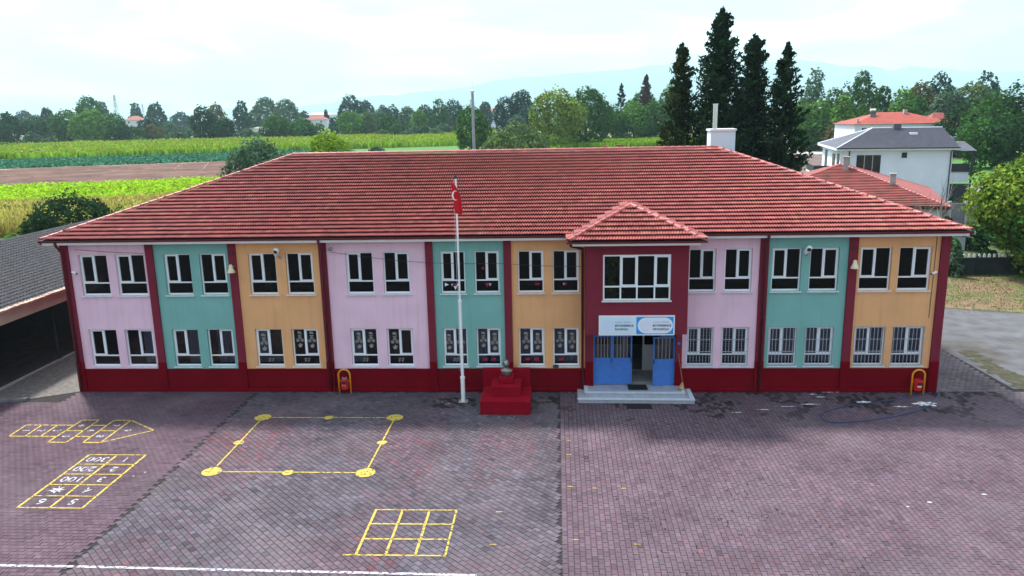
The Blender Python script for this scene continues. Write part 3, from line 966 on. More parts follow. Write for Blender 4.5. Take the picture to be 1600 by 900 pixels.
# ---- windows
def flat_ring(mb_, cx, y, cz, r0, r1, n=14):
    for k in range(n):
        a, b = 2*math.pi*k/n, 2*math.pi*(k+1)/n
        mb_.quad(*[(cx+r_*math.cos(t_), y, cz+r_*math.sin(t_)) for r_, t_ in ((r0, a), (r1, a), (r1, b), (r0, b))])
def flat_disc(mb_, cx, y, cz, r_, n=14, j=0.0):
    mb_.poly([(cx+r_*math.cos(2*math.pi*k/n)*rnd.uniform(1-j, 1+j), y, cz+r_*math.sin(2*math.pi*k/n)*rnd.uniform(1-j, 1+j)) for k in range(n)])
def charm(parent, cx, y, ztop, s):
    """paper cut-outs stuck on a pane: a cap, three round cards, a pot"""
    mb_ = MB()
    mb_.poly([(cx+dx_*s, y, ztop+dz_*s) for dx_, dz_ in ((-.10, 0), (-.04, .03), (.06, .01), (.11, -.08), (.04, -.11), (-.02, -.10), (-.11, -.09))])
    mb_.poly([(cx+dx_*s, y, ztop+dz_*s) for dx_, dz_ in ((-.10, -.17), (.10, -.15), (.10, -.19), (-.10, -.21))])
    for dx_, dz_ in ((0, -.30), (-.115, -.46), (.115, -.45)):
        flat_disc(mb_, cx+dx_*s, y+0.001, ztop+dz_*s, 0.052*s)
        flat_ring(mb_, cx+dx_*s, y, ztop+dz_*s, 0.070*s, 0.092*s)
    mb_.poly([(cx+dx_*s, y, ztop+dz_*s) for dx_, dz_ in ((-.13, -.66), (-.05, -.70), (-.02, -.62), (.03, -.60), (.06, -.68), (.14, -.64), (.09, -.74), (.07, -.82), (-.07, -.83), (-.09, -.76))])
    return mb_.build('window_sticker', 'sticker', parent)
def curtain(parent, x0, x1, z0, z1, y, m='curtain'):
    mb_ = MB()
    n = max(6, int((x1-x0)/0.035))
    for k in range(n):
        xa_, xb_ = x0+(x1-x0)*k/n, x0+(x1-x0)*(k+1)/n
        ya, yb = y+0.028*math.sin(k*1.25), y+0.028*math.sin((k+1)*1.25)
        mb_.quad((xa_, ya, z0), (xb_, yb, z0), (xb_, yb, z1), (xa_, ya, z1))
    return mb_.build('curtain', m, parent, smooth=True)
def window(x0, x1, z0, z1, y, sash='L', tr=0.30):
    """frame with a low fixed light, a casement and a fixed light above"""
    e, t = 0.004, 0.055
    x0 += e; x1 -= e; z1 -= e
    zt = z0+(z1-z0)*tr
    xm = x0+(x1-x0)*(0.50 if sash == 'L' else 0.47)
    f0, f1 = y, y+0.07
    mb_ = MB()
    mb_.box(x0, x0+t, f0, f1, z0, z1).box(x1-t, x1, f0, f1, z0, z1)
    mb_.box(x0+t, x1-t, f0, f1, z0, z0+t*1.25).box(x0+t, x1-t, f0, f1, z1-t, z1)
    mb_.box(x0+t, x1-t, f0, f1, zt-t/2, zt+t/2).box(xm-t/2, xm+t/2, f0, f1, zt+t/2, z1-t)
    s = 0.05
    a, b = (x0+t, xm-t/2) if sash == 'L' else (xm+t/2, x1-t)
    c, d = zt+t/2, z1-t
    g0, g1 = y-0.016, y+0.05
    mb_.box(a-0.012, a+s, g0, g1, c-0.012, d+0.012).box(b-s, b+0.012, g0, g1, c-0.012, d+0.012).box(a+s, b-s, g0, g1, c-0.012, c+s).box(a+s, b-s, g0, g1, d-s, d+0.012)
    wd = mb_.build('window', 'pvc', school)
    p0, p1 = y+0.030, y+0.038
    o_ = (xm+t/2, x1-t) if sash == 'L' else (x0+t, xm-t/2)
    for xa_, xb_, za_, zb_ in ((a+s, b-s, c+s, d-s), (*o_, c, d), (x0+t, x1-t, z0+t*1.25, zt-t/2)):
        MB().box(xa_, xb_, p0, p1, za_, zb_).build('pane', 'glass', wd)
    hx = b-s*0.5 if sash == 'L' else a+s*0.5
    MB().box(hx-0.012, hx+0.012, g0-0.03, g0, (c+d)/2-0.06, (c+d)/2+0.06).build('handle', 'pvc', wd)
    MB().box(x0-0.06, x1+0.06, -0.075, y-0.002, z0-0.05, z0-0.002).build('sill', 'sill', wd)
    return wd, (a+s, b-s, c+s, d-s), o_+(c, d), (x0+t, x1-t, z0+t*1.25, zt-t/2)
YW = 0.115
US = 'LLLRLRLRLRRRRRLRLR'
LS = 'LRLRLRLRLRRRLRLRLR'
UPW, LOW = [], []
for k, (a, b) in enumerate(WX):
    UPW.append(window(a, b, UZ[0], UZ[1], YW, US[k]))
    LOW.append(window(a, b, LZ[0], LZ[1], YW, LS[k], 0.28))
YB = YW+0.12
for k in (1, 2, 3, 4, 6, 8, 9, 10, 11, 14, 15, 16, 17):     # ground floor net curtains
    wd, s_, f_, l_ = LOW[k]
    x0, x1 = WX[k]
    part = {1: (0.56, 0.97), 2: (0.5, 0.95), 3: (0.3, 0.95), 4: (0.03, 0.5), 6: (0.04, 0.55)}.get(k, (0.04, 0.96))
    curtain(wd, x0+(x1-x0)*part[0], x0+(x1-x0)*part[1], LZ[0]+0.12, LZ[1]-0.06, YB)
for k in (12, 13):                                            # slatted blinds right of the entrance
    wd = LOW[k][0]
    x0, x1 = WX[k]
    mb_ = MB()
    for j in range(13):
        z = LZ[0]+0.12+j*0.122
        mb_.box(x0+0.08, x1-0.08, YB, YB+0.02, z, z+0.085)
    mb_.build('blind', 'blind', wd)
MB().box(WX[8][0]+0.06, WX[8][0]+0.55, YB+0.06, YB+0.08, LZ[0]+0.05, LZ[0]+0.46).build('notice_board', 'wood', LOW[8][0])
MB().box(WX[4][0]+0.45, WX[4][0]+1.05, YB+0.2, YB+0.26, LZ[0]+0.08, LZ[0]+0.36).build('white_board', 'paint_white', LOW[4][0])
MB().box(WX[4][0]+0.15, WX[4][0]+0.45, 1.2, 1.26, 4.3, 5.3).build('cupboard', 'wood', UPW[4][0])
for k in (4, 5, 6, 7, 8, 9, 10, 11):
    wd, s_, f_, l_ = LOW[k]
    for w_ in (s_, f_):
        if (k == 4 and w_ is f_) or (k == 7 and w_ is s_):
            continue
        charm(wd, (w_[0]+w_[1])/2+rnd.gauss(0, 0.02), YW+0.026, w_[3]-0.16+rnd.gauss(0, 0.03), rnd.uniform(0.8, 0.92))
    if k in (9, 10, 11):
        for q in ((0.30, 0.70) if k != 11 else (0.3,)):
            cx = l_[0]+(l_[1]-l_[0])*q
            zc = (l_[2]+l_[3])/2
            fl = MB().quad(*[(cx+a_, YW+0.026, zc+b_) for a_, b_ in ((-.10, -.06), (.10, -.06), (.10, .07), (-.10, .07))]).build('paper_flag', 'sticker_red', wd)
    else:
        for q in (0.42, 0.55):
            cx = l_[0]+(l_[1]-l_[0])*q
            zc = (l_[2]+l_[3])/2
            mb_ = MB()
            for a_, b_ in ((-.03, .03), (.03, .05), (.01, -.03), (-.03, -.07)):
                flat_disc(mb_, cx+a_, YW+0.026+a_*0.01, zc+b_, 0.028, 7, 0.3)
            mb_.build('window_sticker', 'sticker', wd)
def pennant(wd, cx, cz, s, m, ang=0.0):
    pts = [(-0.5, 0.35), (0.5, 0.35), (0, -0.75)]
    ca, sa = math.cos(ang), math.sin(ang)
    MB().poly([(cx+s*(x*ca-z*sa), YW+0.026, cz+s*(x*sa+z*ca)) for x, z in pts][::-1]).build('pennant', m, wd)
for k, items in {8: [(0.15, 'sign_white', R(90), 0.16), (0.42, 'ink_pink', 0, 0.10), (0.56, 'sticker_red', 0, 0.15), (0.57, 'flag_white', 0, 0.15), (0.72, 'sign_white', R(-60), 0.15)], 9: [(0.47, 'sticker_red', R(10), 0.17), (0.62, 'ink_pink', 0, 0.12)],
                 10: [(0.72, 'sticker_red', 0, 0.13), (0.82, 'sticker_red', R(20), 0.13)], 11: [(0.42, 'ink_pink', 0, 0.10), (0.5, 'sticker_red', 0, 0.13)]}.items():
    wd, s_, f_, l_ = UPW[k]
    for i, (q, m_, an, s) in enumerate(items):
        pennant(wd, l_[0]+(l_[1]-l_[0])*q, (l_[2]+l_[3])/2+0.06-(0.12 if i == 3 else 0), s, m_, an)
wd, s_, f_, l_ = UPW[9]
MB().box(f_[0]+0.24, f_[0]+0.33, YW+0.024, YW+0.026, f_[2]+0.42, f_[2]+0.54).build('paper_flag', 'sticker_red', wd)
# bars over the six ground floor windows right of the entrance
for k in range(12, 18):
    wd = LOW[k][0]
    x0, x1 = WX[k]
    mb_ = MB()
    za, zb = LZ[0]+0.02, LZ[1]+0.02
    for j in range(9):
        x = x0+0.03+(x1-x0-0.06)*j/8
        mb_.tube([(x, -0.06, za), (x, -0.06, zb)], 0.010, 6)
    for z in (za+0.05, za+0.62, zb-0.55, zb-0.04):
        mb_.tube([(x0-0.02, -0.045, z), (x1+0.02, -0.045, z)], 0.012, 6)
    for x in (x0-0.02, x1+0.02):
        for z in (za+0.05, zb-0.04):
            mb_.tube([(x, -0.045, z), (x, 0.03, z)], 0.010, 6)
    mb_.build('window_grille', 'grille', wd)
# ---- porch block over the entrance
PX0, PX1, PY, PB = 22.37, 26.45, -1.2, 2.87
PW = (23.06, 25.75, 4.30, 6.16)
mb = holed(PX0, PX1, PB, ZT+0.02, [PW], PY, 0.14)
mb.quad((PX0, 0.0, PB), (PX0, PY, PB), (PX0, PY, ZT+0.02), (PX0, 0.0, ZT+0.02))
mb.quad((PX1, PY, PB), (PX1, 0.0, PB), (PX1, 0.0, ZT+0.02), (PX1, PY, ZT+0.02))
mb.quad((PX0, PY, PB), (PX0, 0.25, PB), (PX1, 0.25, PB), (PX1, PY, PB))
mb.build('porch_wall', 'maroon', school)
MB().box(PX0+0.2, PX1-0.2, PY+0.3, 5.9, 4.05, 4.15).build('floor_slab', 'interior', school)
x0, x1, z0, z1 = PW
t = 0.06
mb = MB()
x0 += .004; x1 -= .004; z1 -= .004
y = PY+0.03
zt = z0+0.56
mb.box(x0, x0+t, y, y+.07, z0, z1).box(x1-t, x1, y, y+.07, z0, z1).box(x0+t, x1-t, y, y+.07, z0, z0+t).box(x0+t, x1-t, y, y+.07, z1-t, z1).box(x0+t, x1-t, y, y+.07, zt-t/2, zt+t/2)
mx_ = [x0+t/2, x0+(x1-x0)*0.26, x0+(x1-x0)*0.505, x0+(x1-x0)*0.765, x1-t/2]
for k in (1, 2, 3):
    mb.box(mx_[k]-t/2, mx_[k]+t/2, y, y+.07, z0+t, zt-t/2).box(mx_[k]-t/2, mx_[k]+t/2, y, y+.07, zt+t/2, z1-t)
for k in (1, 3):
    a, b, c, d, s = mx_[k]+t/2, mx_[k+1]-t/2, zt+t/2, z1-t, 0.05
    mb.box(a-.01, a+s, y-.016, y+.05, c-.01, d+.01).box(b-s, b+.01, y-.016, y+.05, c-.01, d+.01).box(a+s, b-s, y-.016, y+.05, c-.01, c+s).box(a+s, b-s, y-.016, y+.05, d-s, d+.01)
pw = mb.build('window', 'pvc', school)
for k in range(4):
    a, b = mx_[k]+t/2, mx_[k+1]-t/2
    MB().box(a, b, y+.03, y+.038, z0+t, zt-t/2).build('pane', 'glass', pw)
    MB().box(a, b, y+.03, y+.038, zt+t/2, z1-t).build('pane', 'glass', pw)
MB().box(x0-.05, x1+.05, PY-.07, y-.002, z0-.06, z0-.002).build('sill', 'sill', pw)
# entrance recess: red piers, transom, lobby
for a, b in ((22.40, 22.74), (26.18, 26.45)):
    MB().box(a, b, -0.10, 0.30, 1.36, PB-0.004).build('door_pier', 'maroon', school)
    MB().box(a-0.003, b+0.003, -0.12, 0.30, 0.0, 1.36).build('door_pier_foot', 'plinth_red', school)
MB().box(22.70, 26.22, 0.31, 6.0, 0.05, 0.30).build('lobby_floor', 'concrete', school)
mb = MB().box(22.55, 22.69, 0.32, 6.0, 0.31, 3.24).box(26.23, 26.37, 0.32, 6.0, 0.31, 3.24)
mb.build('lobby_wall', 'interior_light', school)
mb = holed(22.70, 26.22, 0.31, 3.24, [(22.95, 23.55, 1.5, 2.5), (23.62, 24.12, 1.5, 2.5), (24.35, 25.02, 0.32, 2.6), (25.10, 25.85, 1.5, 2.5)], 1.9, 0.1)
mb.build('lobby_screen', 'interior_light', school)
MB().box(22.74, 26.18, 0.02, 0.10, 2.50, 2.58).box(22.74, 26.18, 0.02, 0.10, 2.78, 2.86).box(23.6, 23.66, 0.02, 0.10, 2.58, 2.78).box(24.4, 24.46, 0.02, 0.10, 2.58, 2.78).box(25.25, 25.31, 0.02, 0.10, 2.58, 2.78).build('transom', 'dark_metal', school)
MB().box(24.05, 24.40, -0.02, 0.015, 2.60, 2.77).build('door_plaque', 'straw', school)
def leaf(hx, hy, ang, wd, z0, z1, flip=1):
    """half glazed steel door leaf hinged at hx"""
    M = Matrix.Translation((hx, hy, 0)) @ Matrix.Rotation(ang, 4, 'Z')
    t_ = 0.06
    zm = z0+(z1-z0)*0.53
    mb_ = MB()
    def bx(a, b, y0_, y1_, c, d):
        k = len(mb_.v)
        mb_.box(min(a*flip, b*flip), max(a*flip, b*flip), y0_, y1_, c, d)
        mb_.v[k:] = [tuple(M @ Vector(v)) for v in mb_.v[k:]]
    bx(0, t_, 0, .05, z0, z1); bx(wd-t_, wd, 0, .05, z0, z1)
    bx(t_, wd-t_, 0, .05, z0, z0+t_); bx(t_, wd-t_, 0, .05, z1-t_, z1); bx(t_, wd-t_, 0, .05, zm-t_/2, zm+t_/2)
    bx(t_, wd-t_, .012, .038, z0+t_, zm-t_/2)
    dr = mb_.build('door', 'door_blue', school)
    mb_ = MB()
    nb_ = max(3, int(wd/0.16))
    for j in range(1, nb_):
        x = t_+(wd-2*t_)*j/nb_
        bx(x-.012, x+.012, .008, .024, zm+t_/2, z1-t_)
    mb_.build('door_bars', 'grey_metal', dr)
    mb_ = MB()
    bx(t_, wd-t_, .030, .036, zm+t_/2, z1-t_)
    mb_.build('pane', 'glass', dr)
    mb_ = MB()
    bx(wd-.05, wd-.02, -.05, 0, zm-.16, zm+.02)
    mb_.build('handle', 'dark_metal', dr)
leaf(22.745, 0.03, 0.0, 0.80, 0.315, 2.49)
leaf(23.55, 0.03, 0.0, 0.83, 0.315, 2.49)
leaf(26.17, -0.02, R(7), 0.93, 0.315, 2.44, flip=-1)
# steps
st_ = MB().prism([(22.06, -1.38), (26.80, -1.46), (26.80, -0.13), (26.46, -0.13), (22.06, -0.13)], 0.0, 0.15).build('step', 'marble', school)
MB().prism([(22.04, -1.42), (26.82, -1.50), (26.82, -1.30), (22.04, -1.22)], 0.151, 0.172).build('step_edge', 'marble_edge', st_)
MB().prism([(26.64, -1.29), (26.82, -1.29), (26.82, -0.13), (26.64, -0.13)], 0.151, 0.172).build('step_edge', 'marble_edge', st_)
s2_ = MB().prism([(22.36, -0.98), (26.47, -1.04), (26.47, 0.30), (22.36, 0.30)], 0.151, 0.29).build('step', 'marble', school)
MB().prism([(22.34, -1.01), (26.49, -1.07), (26.49, -0.90), (22.34, -0.84)], 0.291, 0.312).build('step_edge', 'marble_edge', s2_)
MB().prism([(22.34, -0.83), (22.50, -0.83), (22.50, -0.13), (22.34, -0.13)], 0.291, 0.312).build('step_edge', 'marble_edge', s2_)
MB().prism([(26.36, -0.88), (26.49, -0.88), (26.49, -0.13), (26.36, -0.13)], 0.291, 0.312).build('step_edge', 'marble_edge', s2_)

# ---- roof
OV, ZE, ZRG, YRG = 0.52, 6.88, 9.86, 7.8
PITCH = (ZRG-ZE)/(YRG+OV)
XL, XR = YRG, W_-YRG
def rz(y):
    return ZE+PITCH*(y+OV)
roof = MB()
dz = -0.035
EL, ER = -OV, W_+OV
BK = D_+OV
roof.quad((EL, -OV, ZE+dz), (ER, -OV, ZE+dz), (XR, YRG, ZRG+dz), (XL, YRG, ZRG+dz))
roof.quad((ER, BK, ZE+dz), (EL, BK, ZE+dz), (XL, YRG, ZRG+dz), (XR, YRG, ZRG+dz))
roof.poly([(EL, BK, ZE+dz), (EL, -OV, ZE+dz), (XL, YRG, ZRG+dz)])
roof.poly([(ER, -OV, ZE+dz), (ER, BK, ZE+dz), (XR, YRG, ZRG+dz)])
roof = roof.build('roof', 'roof_under', school)
MB().box(EL+0.05, ER-0.05, -OV+0.05, 0.0, ZT, ZT+0.02).box(EL+0.05, 0.0, 0.0, BK, ZT, ZT+0.02).box(W_, ER-0.05, 0.0, BK, ZT, ZT+0.02).build('soffit', 'white_trim', roof)
# fascia and gutter, broken where the porch roof cuts in
for a, b in ((EL+0.06, 11.36), (11.38, 21.85), (26.9, 29.66), (29.68, ER-0.06)):
    MB().box(a, b, -OV+0.01, -OV+0.049, ZT-0.005, ZT+0.105).build('fascia', 'white_trim', roof)
for a, b in ((EL-0.02, 21.8), (26.95, ER+0.02)):
    gm = MB()
    prof = [(-OV+0.02, ZT+0.11), (-OV-0.09, ZT+0.11), (-OV-0.12, ZT+0.15), (-OV-0.12, ZT+0.20), (-OV-0.09, ZT+0.20), (-OV-0.08, ZT+0.14), (-OV+0.02, ZT+0.14)]
    n = len(prof)
    gm.v = [(a, *p) for p in prof]+[(b, *p) for p in prof]
    gm.f = [(i, (i+1) % n, n+(i+1) % n, n+i) for i in range(n)]+[tuple(range(n))[::-1], tuple(range(n, 2*n))]
    gm.build('gutter', 'gutter', roof)
for x in (EL, ER):
    MB().box(x-0.03, x+0.03, -OV, BK, ZT+0.02, ZT+0.19).build('side_gutter', 'gutter', roof)

TW = 0.218
PROF = [(-0.109, 0.0), (-0.088, 0.002), (-0.074, 0.034), (-0.052, 0.052), (-0.030, 0.032), (-0.014, 0.002), (0.006, 0.0), (0.022, 0.002), (0.036, 0.034), (0.058, 0.052), (0.080, 0.032), (0.096, 0.002), (0.109, 0.0)]
TQ = []
np_ = len(PROF)
for i in range(np_-1):
    TQ.append((i, i+1, np_+i+1, np_+i))                  # top
    TQ.append((2*np_+i, 2*np_+i+1, i+1, i))              # front lip
def tile_slope(O, ex, ey, width, length, xl, xr, rows, tw=TW):
    """roman tiles on a slope: O eave corner, ex along eave, ey up slope; xl/xr(s) give the side limits"""
    O, ex, ey = np.array(O), np.array(ex), np.array(ey)
    nz = np.cross(ex, ey)
    ex_, vv, tt = length/rows, [], []
    cols = int(width/tw)+1
    for r_ in range(rows):
        s0, s1 = r_*ex_, (r_+1)*ex_+0.03
        a, b = xl((s0+s1)/2), xr((s0+s1)/2)
        for c in range(cols):
            xc = (c+0.5)*tw
            if xc < a-tw*0.4 or xc > b+tw*0.4:
                continue
            jx, jz, jt = rnd.gauss(0, 0.003), rnd.gauss(0, 0.002), rnd.gauss(0, 0.003)
            P = []
            for lev, (s, h) in enumerate(((s0, 0.098), (s1, -0.004), (s0, 0.080))):
                for (px, pz) in PROF:
                    x = min(max(xc+px*tw/0.218+jx, xl(s)), xr(s))
                    z = pz+h+jz+(jt if lev == 0 else 0)
                    P.append(O+ex*x+ey*s+nz*z)
            vv.append(P)
            k = max(0.6, rnd.gauss(1, 0.09))
            q = rnd.random()
            c_ = (0.33, 0.078, 0.074) if q > 0.18 else ((0.36, 0.115, 0.085) if q > 0.06 else (0.26, 0.056, 0.058))
            tt.append((c_[0]*k, c_[1]*k, c_[2]*k))
    return vv, tt
SL = math.hypot(YRG+OV, ZRG-ZE)
ca, sa = (YRG+OV)/SL, (ZRG-ZE)/SL
wid = ER-EL
tv, tt = tile_slope((EL, -OV-0.05, ZE-0.02), (1, 0, 0), (0, ca, sa), wid, SL, lambda s: s*ca, lambda s: wid-s*ca, 25)
# keep the porch roof free
def under_porch(P):
    c = np.mean(P, axis=0)
    return abs(c[0]-24.32) < 2.3-0.875*(c[1]+0.5)
sel = [i for i in range(len(tv)) if not under_porch(tv[i])]
tv, tt = [tv[i] for i in sel], [tt[i] for i in sel]
# porch roof
QX0, QX1, QY, QZ = 21.68, 26.96, -1.72, 6.80
HW = (QX1-QX0)/2
AP = (24.32, QY+HW, 7.88)
pr = MB().poly([(QX0, QY, QZ-.03), (QX1, QY, QZ-.03), (AP[0], AP[1], AP[2]-.03)])
pr.quad((QX0, 2.3, QZ-.03), (QX0, QY, QZ-.03), (AP[0], AP[1], AP[2]-.03), (AP[0], 2.3, AP[2]-.03))
pr.quad((QX1, QY, QZ-.03), (QX1, 2.3, QZ-.03), (AP[0], 2.3, AP[2]-.03), (AP[0], AP[1], AP[2]-.03))
proof = pr.build('porch_roof', 'roof_under', school)
MB().box(QX0+0.05, QX1-0.05, QY+0.05, 0.0, ZT+0.022, ZT+0.04).build('soffit', 'white_trim', proof)
MB().box(QX0+0.16, QX1-0.16, QY+0.02, QY+0.049, ZT-0.07, ZT+0.03).build('fascia', 'white_trim', proof)
for a, b, c, d in ((QX0-.08, QX1+.08, QY-.10, QY+.02), (QX0-.08, QX0+.03, QY+.02, -0.2), (QX1-.03, QX1+.08, QY+.02, -0.2)):
    MB().box(a, b, c, d, ZT+0.035, ZT+0.10).build('gutter', 'gutter', proof)
PS = math.hypot(HW, AP[2]-QZ)
pc, ps = HW/PS, (AP[2]-QZ)/PS
pv, pt = tile_slope((QX0, QY-.04, QZ-.015), (1, 0, 0), (0, pc, ps), 2*HW, PS, lambda s: s*pc, lambda s: 2*HW-s*pc, 8)
lv, lt = tile_slope((QX0-.04, 2.2, QZ-.015), (0, -1, 0), (pc, 0, ps), 3.9, PS, lambda s: 0.0, lambda s: 3.92-s*pc, 8)
def clipl(P):                                   # tiles of the side slope that dive under the main roof
    c = np.mean(P, axis=0)
    return c[2] > rz(c[1])+0.02
k_ = [i for i in range(len(lv)) if clipl(lv[i])]
pv += [lv[i] for i in k_]
pt += [lt[i] for i in k_]
rv, rt_ = tile_slope((QX1+.04, QY, QZ-.015), (0, 1, 0), (-pc, 0, ps), 3.9, PS, lambda s: s*pc, lambda s: 3.92, 8)
k_ = [i for i in range(len(rv)) if clipl(rv[i])]
pv += [rv[i] for i in k_]
pt += [rt_[i] for i in k_]
pieces('roof_tile', 'roof_tiles', pv, TQ, pt, 'tile', proof, 140)
pieces('roof_tile', 'roof_tiles', tv, TQ, tt, 'tile', roof, 160)
# ridge and hip caps: one shared half pipe each
def cap_mesh():
    n, L = 8, 0.44
    mb_ = MB()
    for y_, r_ in ((0.0, 0.125), (0.06, 0.118), (L, 0.095)):
        mb_.v += [(r_*math.cos(math.pi*k/n), y_, r_*0.85*math.sin(math.pi*k/n)) for k in range(n+1)]
    m_ = n+1
    mb_.f = [(j*m_+k+1, j*m_+k, (j+1)*m_+k, (j+1)*m_+k+1) for j in range(2) for k in range(n)]
    mb_.v += [(0.108*math.cos(math.pi*k/n), 0.0, 0.085*math.sin(math.pi*k/n)) for k in range(n+1)]
    mb_.f += [(k, k+1, 3*m_+k+1, 3*m_+k) for k in range(n)]
    me = bpy.data.meshes.new('ridge_tile')
    me.from_pydata(mb_.v, [], mb_.f)
    me.polygons.foreach_set('use_smooth', [True]*len(me.polygons))
    me.materials.append(MATS['ridge_tile'])
    return me
CAP = cap_mesh()
def caps(A, B, parent, step=0.38, scale=1.0):
    A, B = Vector(A), Vector(B)
    d = (B-A).normalized()
    side = d.cross(Vector((0, 0, 1))).normalized()
    up = side.cross(d)
    n = int((B-A).length/step)
    for k in range(n):
        p = A+d*((B-A).length*k/n)-Vector(BASE[parent.name])
        o = bpy.data.objects.new('ridge_tile', CAP)
        put(o, parent)
        j = Matrix.Rotation(rnd.gauss(0, 0.02), 4, 'Z')
        o.matrix_local = Matrix(((side.x, d.x, up.x, p.x), (side.y, d.y, up.y, p.y), (side.z, d.z, up.z, p.z), (0, 0, 0, 1))) @ j @ Matrix.Scale(scale, 4)
caps((EL, -OV, ZE+.015), (XL, YRG, ZRG+.015), roof)
caps((ER, -OV, ZE+.015), (XR, YRG, ZRG+.015), roof)
caps((XL, YRG, ZRG+.03), (XR, YRG, ZRG+.03), roof)
caps((QX0, QY, QZ+.01), (AP[0], AP[1], AP[2]+.02), proof)
caps((QX1, QY, QZ+.01), (AP[0], AP[1], AP[2]+.02), proof)
# chimney with steel flue, three small vents
ch = MB().box(29.0, 30.22, 8.6, 9.6, 9.0, 10.66).build('chimney', 'house_white', roof)
MB().box(28.95, 30.27, 8.55, 9.65, 10.66, 10.76).build('chimney_cap', 'white_trim', roof)
MB().tube([(29.22, 8.8, 10.76), (29.22, 8.8, 11.93)], 0.115, 14).tube([(29.22, 8.8, 11.935), (29.22, 8.8, 12.0)], 0.13, 14).build('flue', 'steel', roof, smooth=False)
for px, top in ((928, 231), (945.5, 228), (967, 226)):
    c = FY(px, top, 9.0)
    MB().box(c[0]-.07, c[0]+.07, 8.93, 9.07, 9.3, c[2]-.04).box(c[0]-.11, c[0]+.11, 8.89, 9.11, c[2]-.039, c[2]).build('roof_vent', 'ridge_tile', roof)
# down pipes
def pipe(x, zt_, y=-0.16, kink=True):
    pts = [(x, -OV-0.03, ZT+0.10), (x, -OV-0.03, ZT+0.02), (x, y, ZT-0.42), (x, y, 0.12)] if kink else [(x, y, zt_), (x, y, 0.12)]
    o = MB().tube(pts, 0.06, 10).build('down_pipe', 'gutter', school, smooth=True)
    for z in (1.2, 3.3, 5.4):
        MB().tube([(x, y, z), (x, y, z+0.05)], 0.072, 10).build('pipe_clamp', 'gutter', o)
pipe(0.14, 0)
pipe(11.40, 0)
pipe(29.68, 0)
MB().tube([(21.75, -1.6, ZT+.03), (21.78, -1.55, ZT-.08), (22.28, -0.25, ZT-.42), (22.28, -0.16, ZT-.6), (22.28, -0.16, 0.1)], 0.055, 10).build('down_pipe', 'gutter', school, smooth=True)

# ------------------------------------------------------------------ things on and before the school
def rot_box(mb_, M, x0, x1, y0, y1, z0, z1):
    k = len(mb_.v)
    mb_.box(x0, x1, y0, y1, z0, z1)
    mb_.v[k:] = [tuple(M @ Vector(v)) for v in mb_.v[k:]]
# sign
sg = thing('entrance_sign', 'wide pale blue school name sign above the blue entrance doors', 'sign', (24.42, -1.27, 2.86))
MB().box(22.90, 25.94, -1.27, -1.203, 2.86, 3.68).build('frame', 'white_metal', sg)
MB().box(22.95, 24.40, -1.276, -1.271, 2.91, 3.63).build('panel', 'sign_pale', sg)
MB().box(24.41, 25.89, -1.276, -1.271, 2.91, 3.63).build('panel', 'sign_blue', sg)
mb = MB()
def pill(mb_, x0, x1, z0, z1, y, n=12):
    r_ = (z1-z0)/2
    cz = (z0+z1)/2
    pts = [(x1-r_+r_*math.cos(a), cz+r_*math.sin(a)) for a in [-math.pi/2+math.pi*k/n for k in range(n+1)]]
    pts += [(x0+r_+r_*math.cos(a), cz+r_*math.sin(a)) for a in [math.pi/2+math.pi*k/n for k in range(n+1)]]
    mb_.poly([(p[0], y, p[1]) for p in pts])
pill(mb, 24.46, 25.87, 2.94, 3.60, -1.279)
mb.build('name_field', 'sign_white', sg)
mb = MB()
pill(mb, 22.99, 24.37, 2.94, 3.60, -1.279)
mb.build('name_field', 'sign_pale', sg)
for cx in (23.27, 24.78):
    mb = MB()
    for r_, n_ in ((0.20, 16), (0.14, 9), (0.06, 5)):
        for k in range(n_):
            a = 2*math.pi*k/n_
            flat_disc(mb, cx+r_*math.cos(a), -1.2815, 3.26+r_*math.sin(a), 0.016, 6)
    mb.build('emblem', 'ink_pink', sg)
for x, s2 in ((23.55, 'İLKOKULU'), (25.06, 'ORTAOKULU')):
    text('lettering', 'SAKARYA - ERENLER', 0.075, 'ink_blue', sg, Matrix.Translation((x, -1.2815, 3.385)) @ FACE, width=0.64)
    text('lettering', 'BÜYÜKESENCE', 0.115, 'ink', sg, Matrix.Translation((x, -1.2815, 3.23)) @ FACE, bold=0.004, width=0.74)
    text('lettering', s2, 0.115, 'ink', sg, Matrix.Translation((x, -1.2815, 3.08)) @ FACE, bold=0.004, width=0.53 if s2[0] == 'İ' else 0.65)
# leafy plant standing behind the left pane of the porch window
pl_ = thing('potted_plant', 'large leafy plant behind the left pane of the porch window', 'plant', (23.42, -0.75, 4.151))
MB().lathe([(0.14, 0), (0.19, 0.28), (0.20, 0.30), (0.17, 0.30), (0.03, 0.26)], (23.42, -0.75, 4.151), 14).build('pot', 'wood', pl_)
mb = MB()
for k in range(7):
    a_ = k*0.9
    mb.tube([(23.42, -0.75, 4.40), (23.42+.12*math.cos(a_), -0.78+.08*math.sin(a_), 5.0), (23.42+.26*math.cos(a_), -0.80+.12*math.sin(a_), 5.3+.1*k)], [.015, .010, .005], 5)
mb.build('stem', 'leaf_mid', pl_)
_pr = np.random.default_rng(9)
_n = 120
_P = np.stack([23.42+_pr.normal(0, .17, _n), -0.82+_pr.normal(0, .07, _n), _pr.uniform(4.5, 6.05, _n)], 1)
_V, _Q = quads(_P, np.stack([_pr.normal(0, .5, _n), -np.ones(_n), _pr.normal(.4, .4, _n)], 1), _pr.uniform(.05, .085, _n), _pr.uniform(.06, .10, _n))
fast('foliage', _V, _Q, 'leaf_bright', pl_)
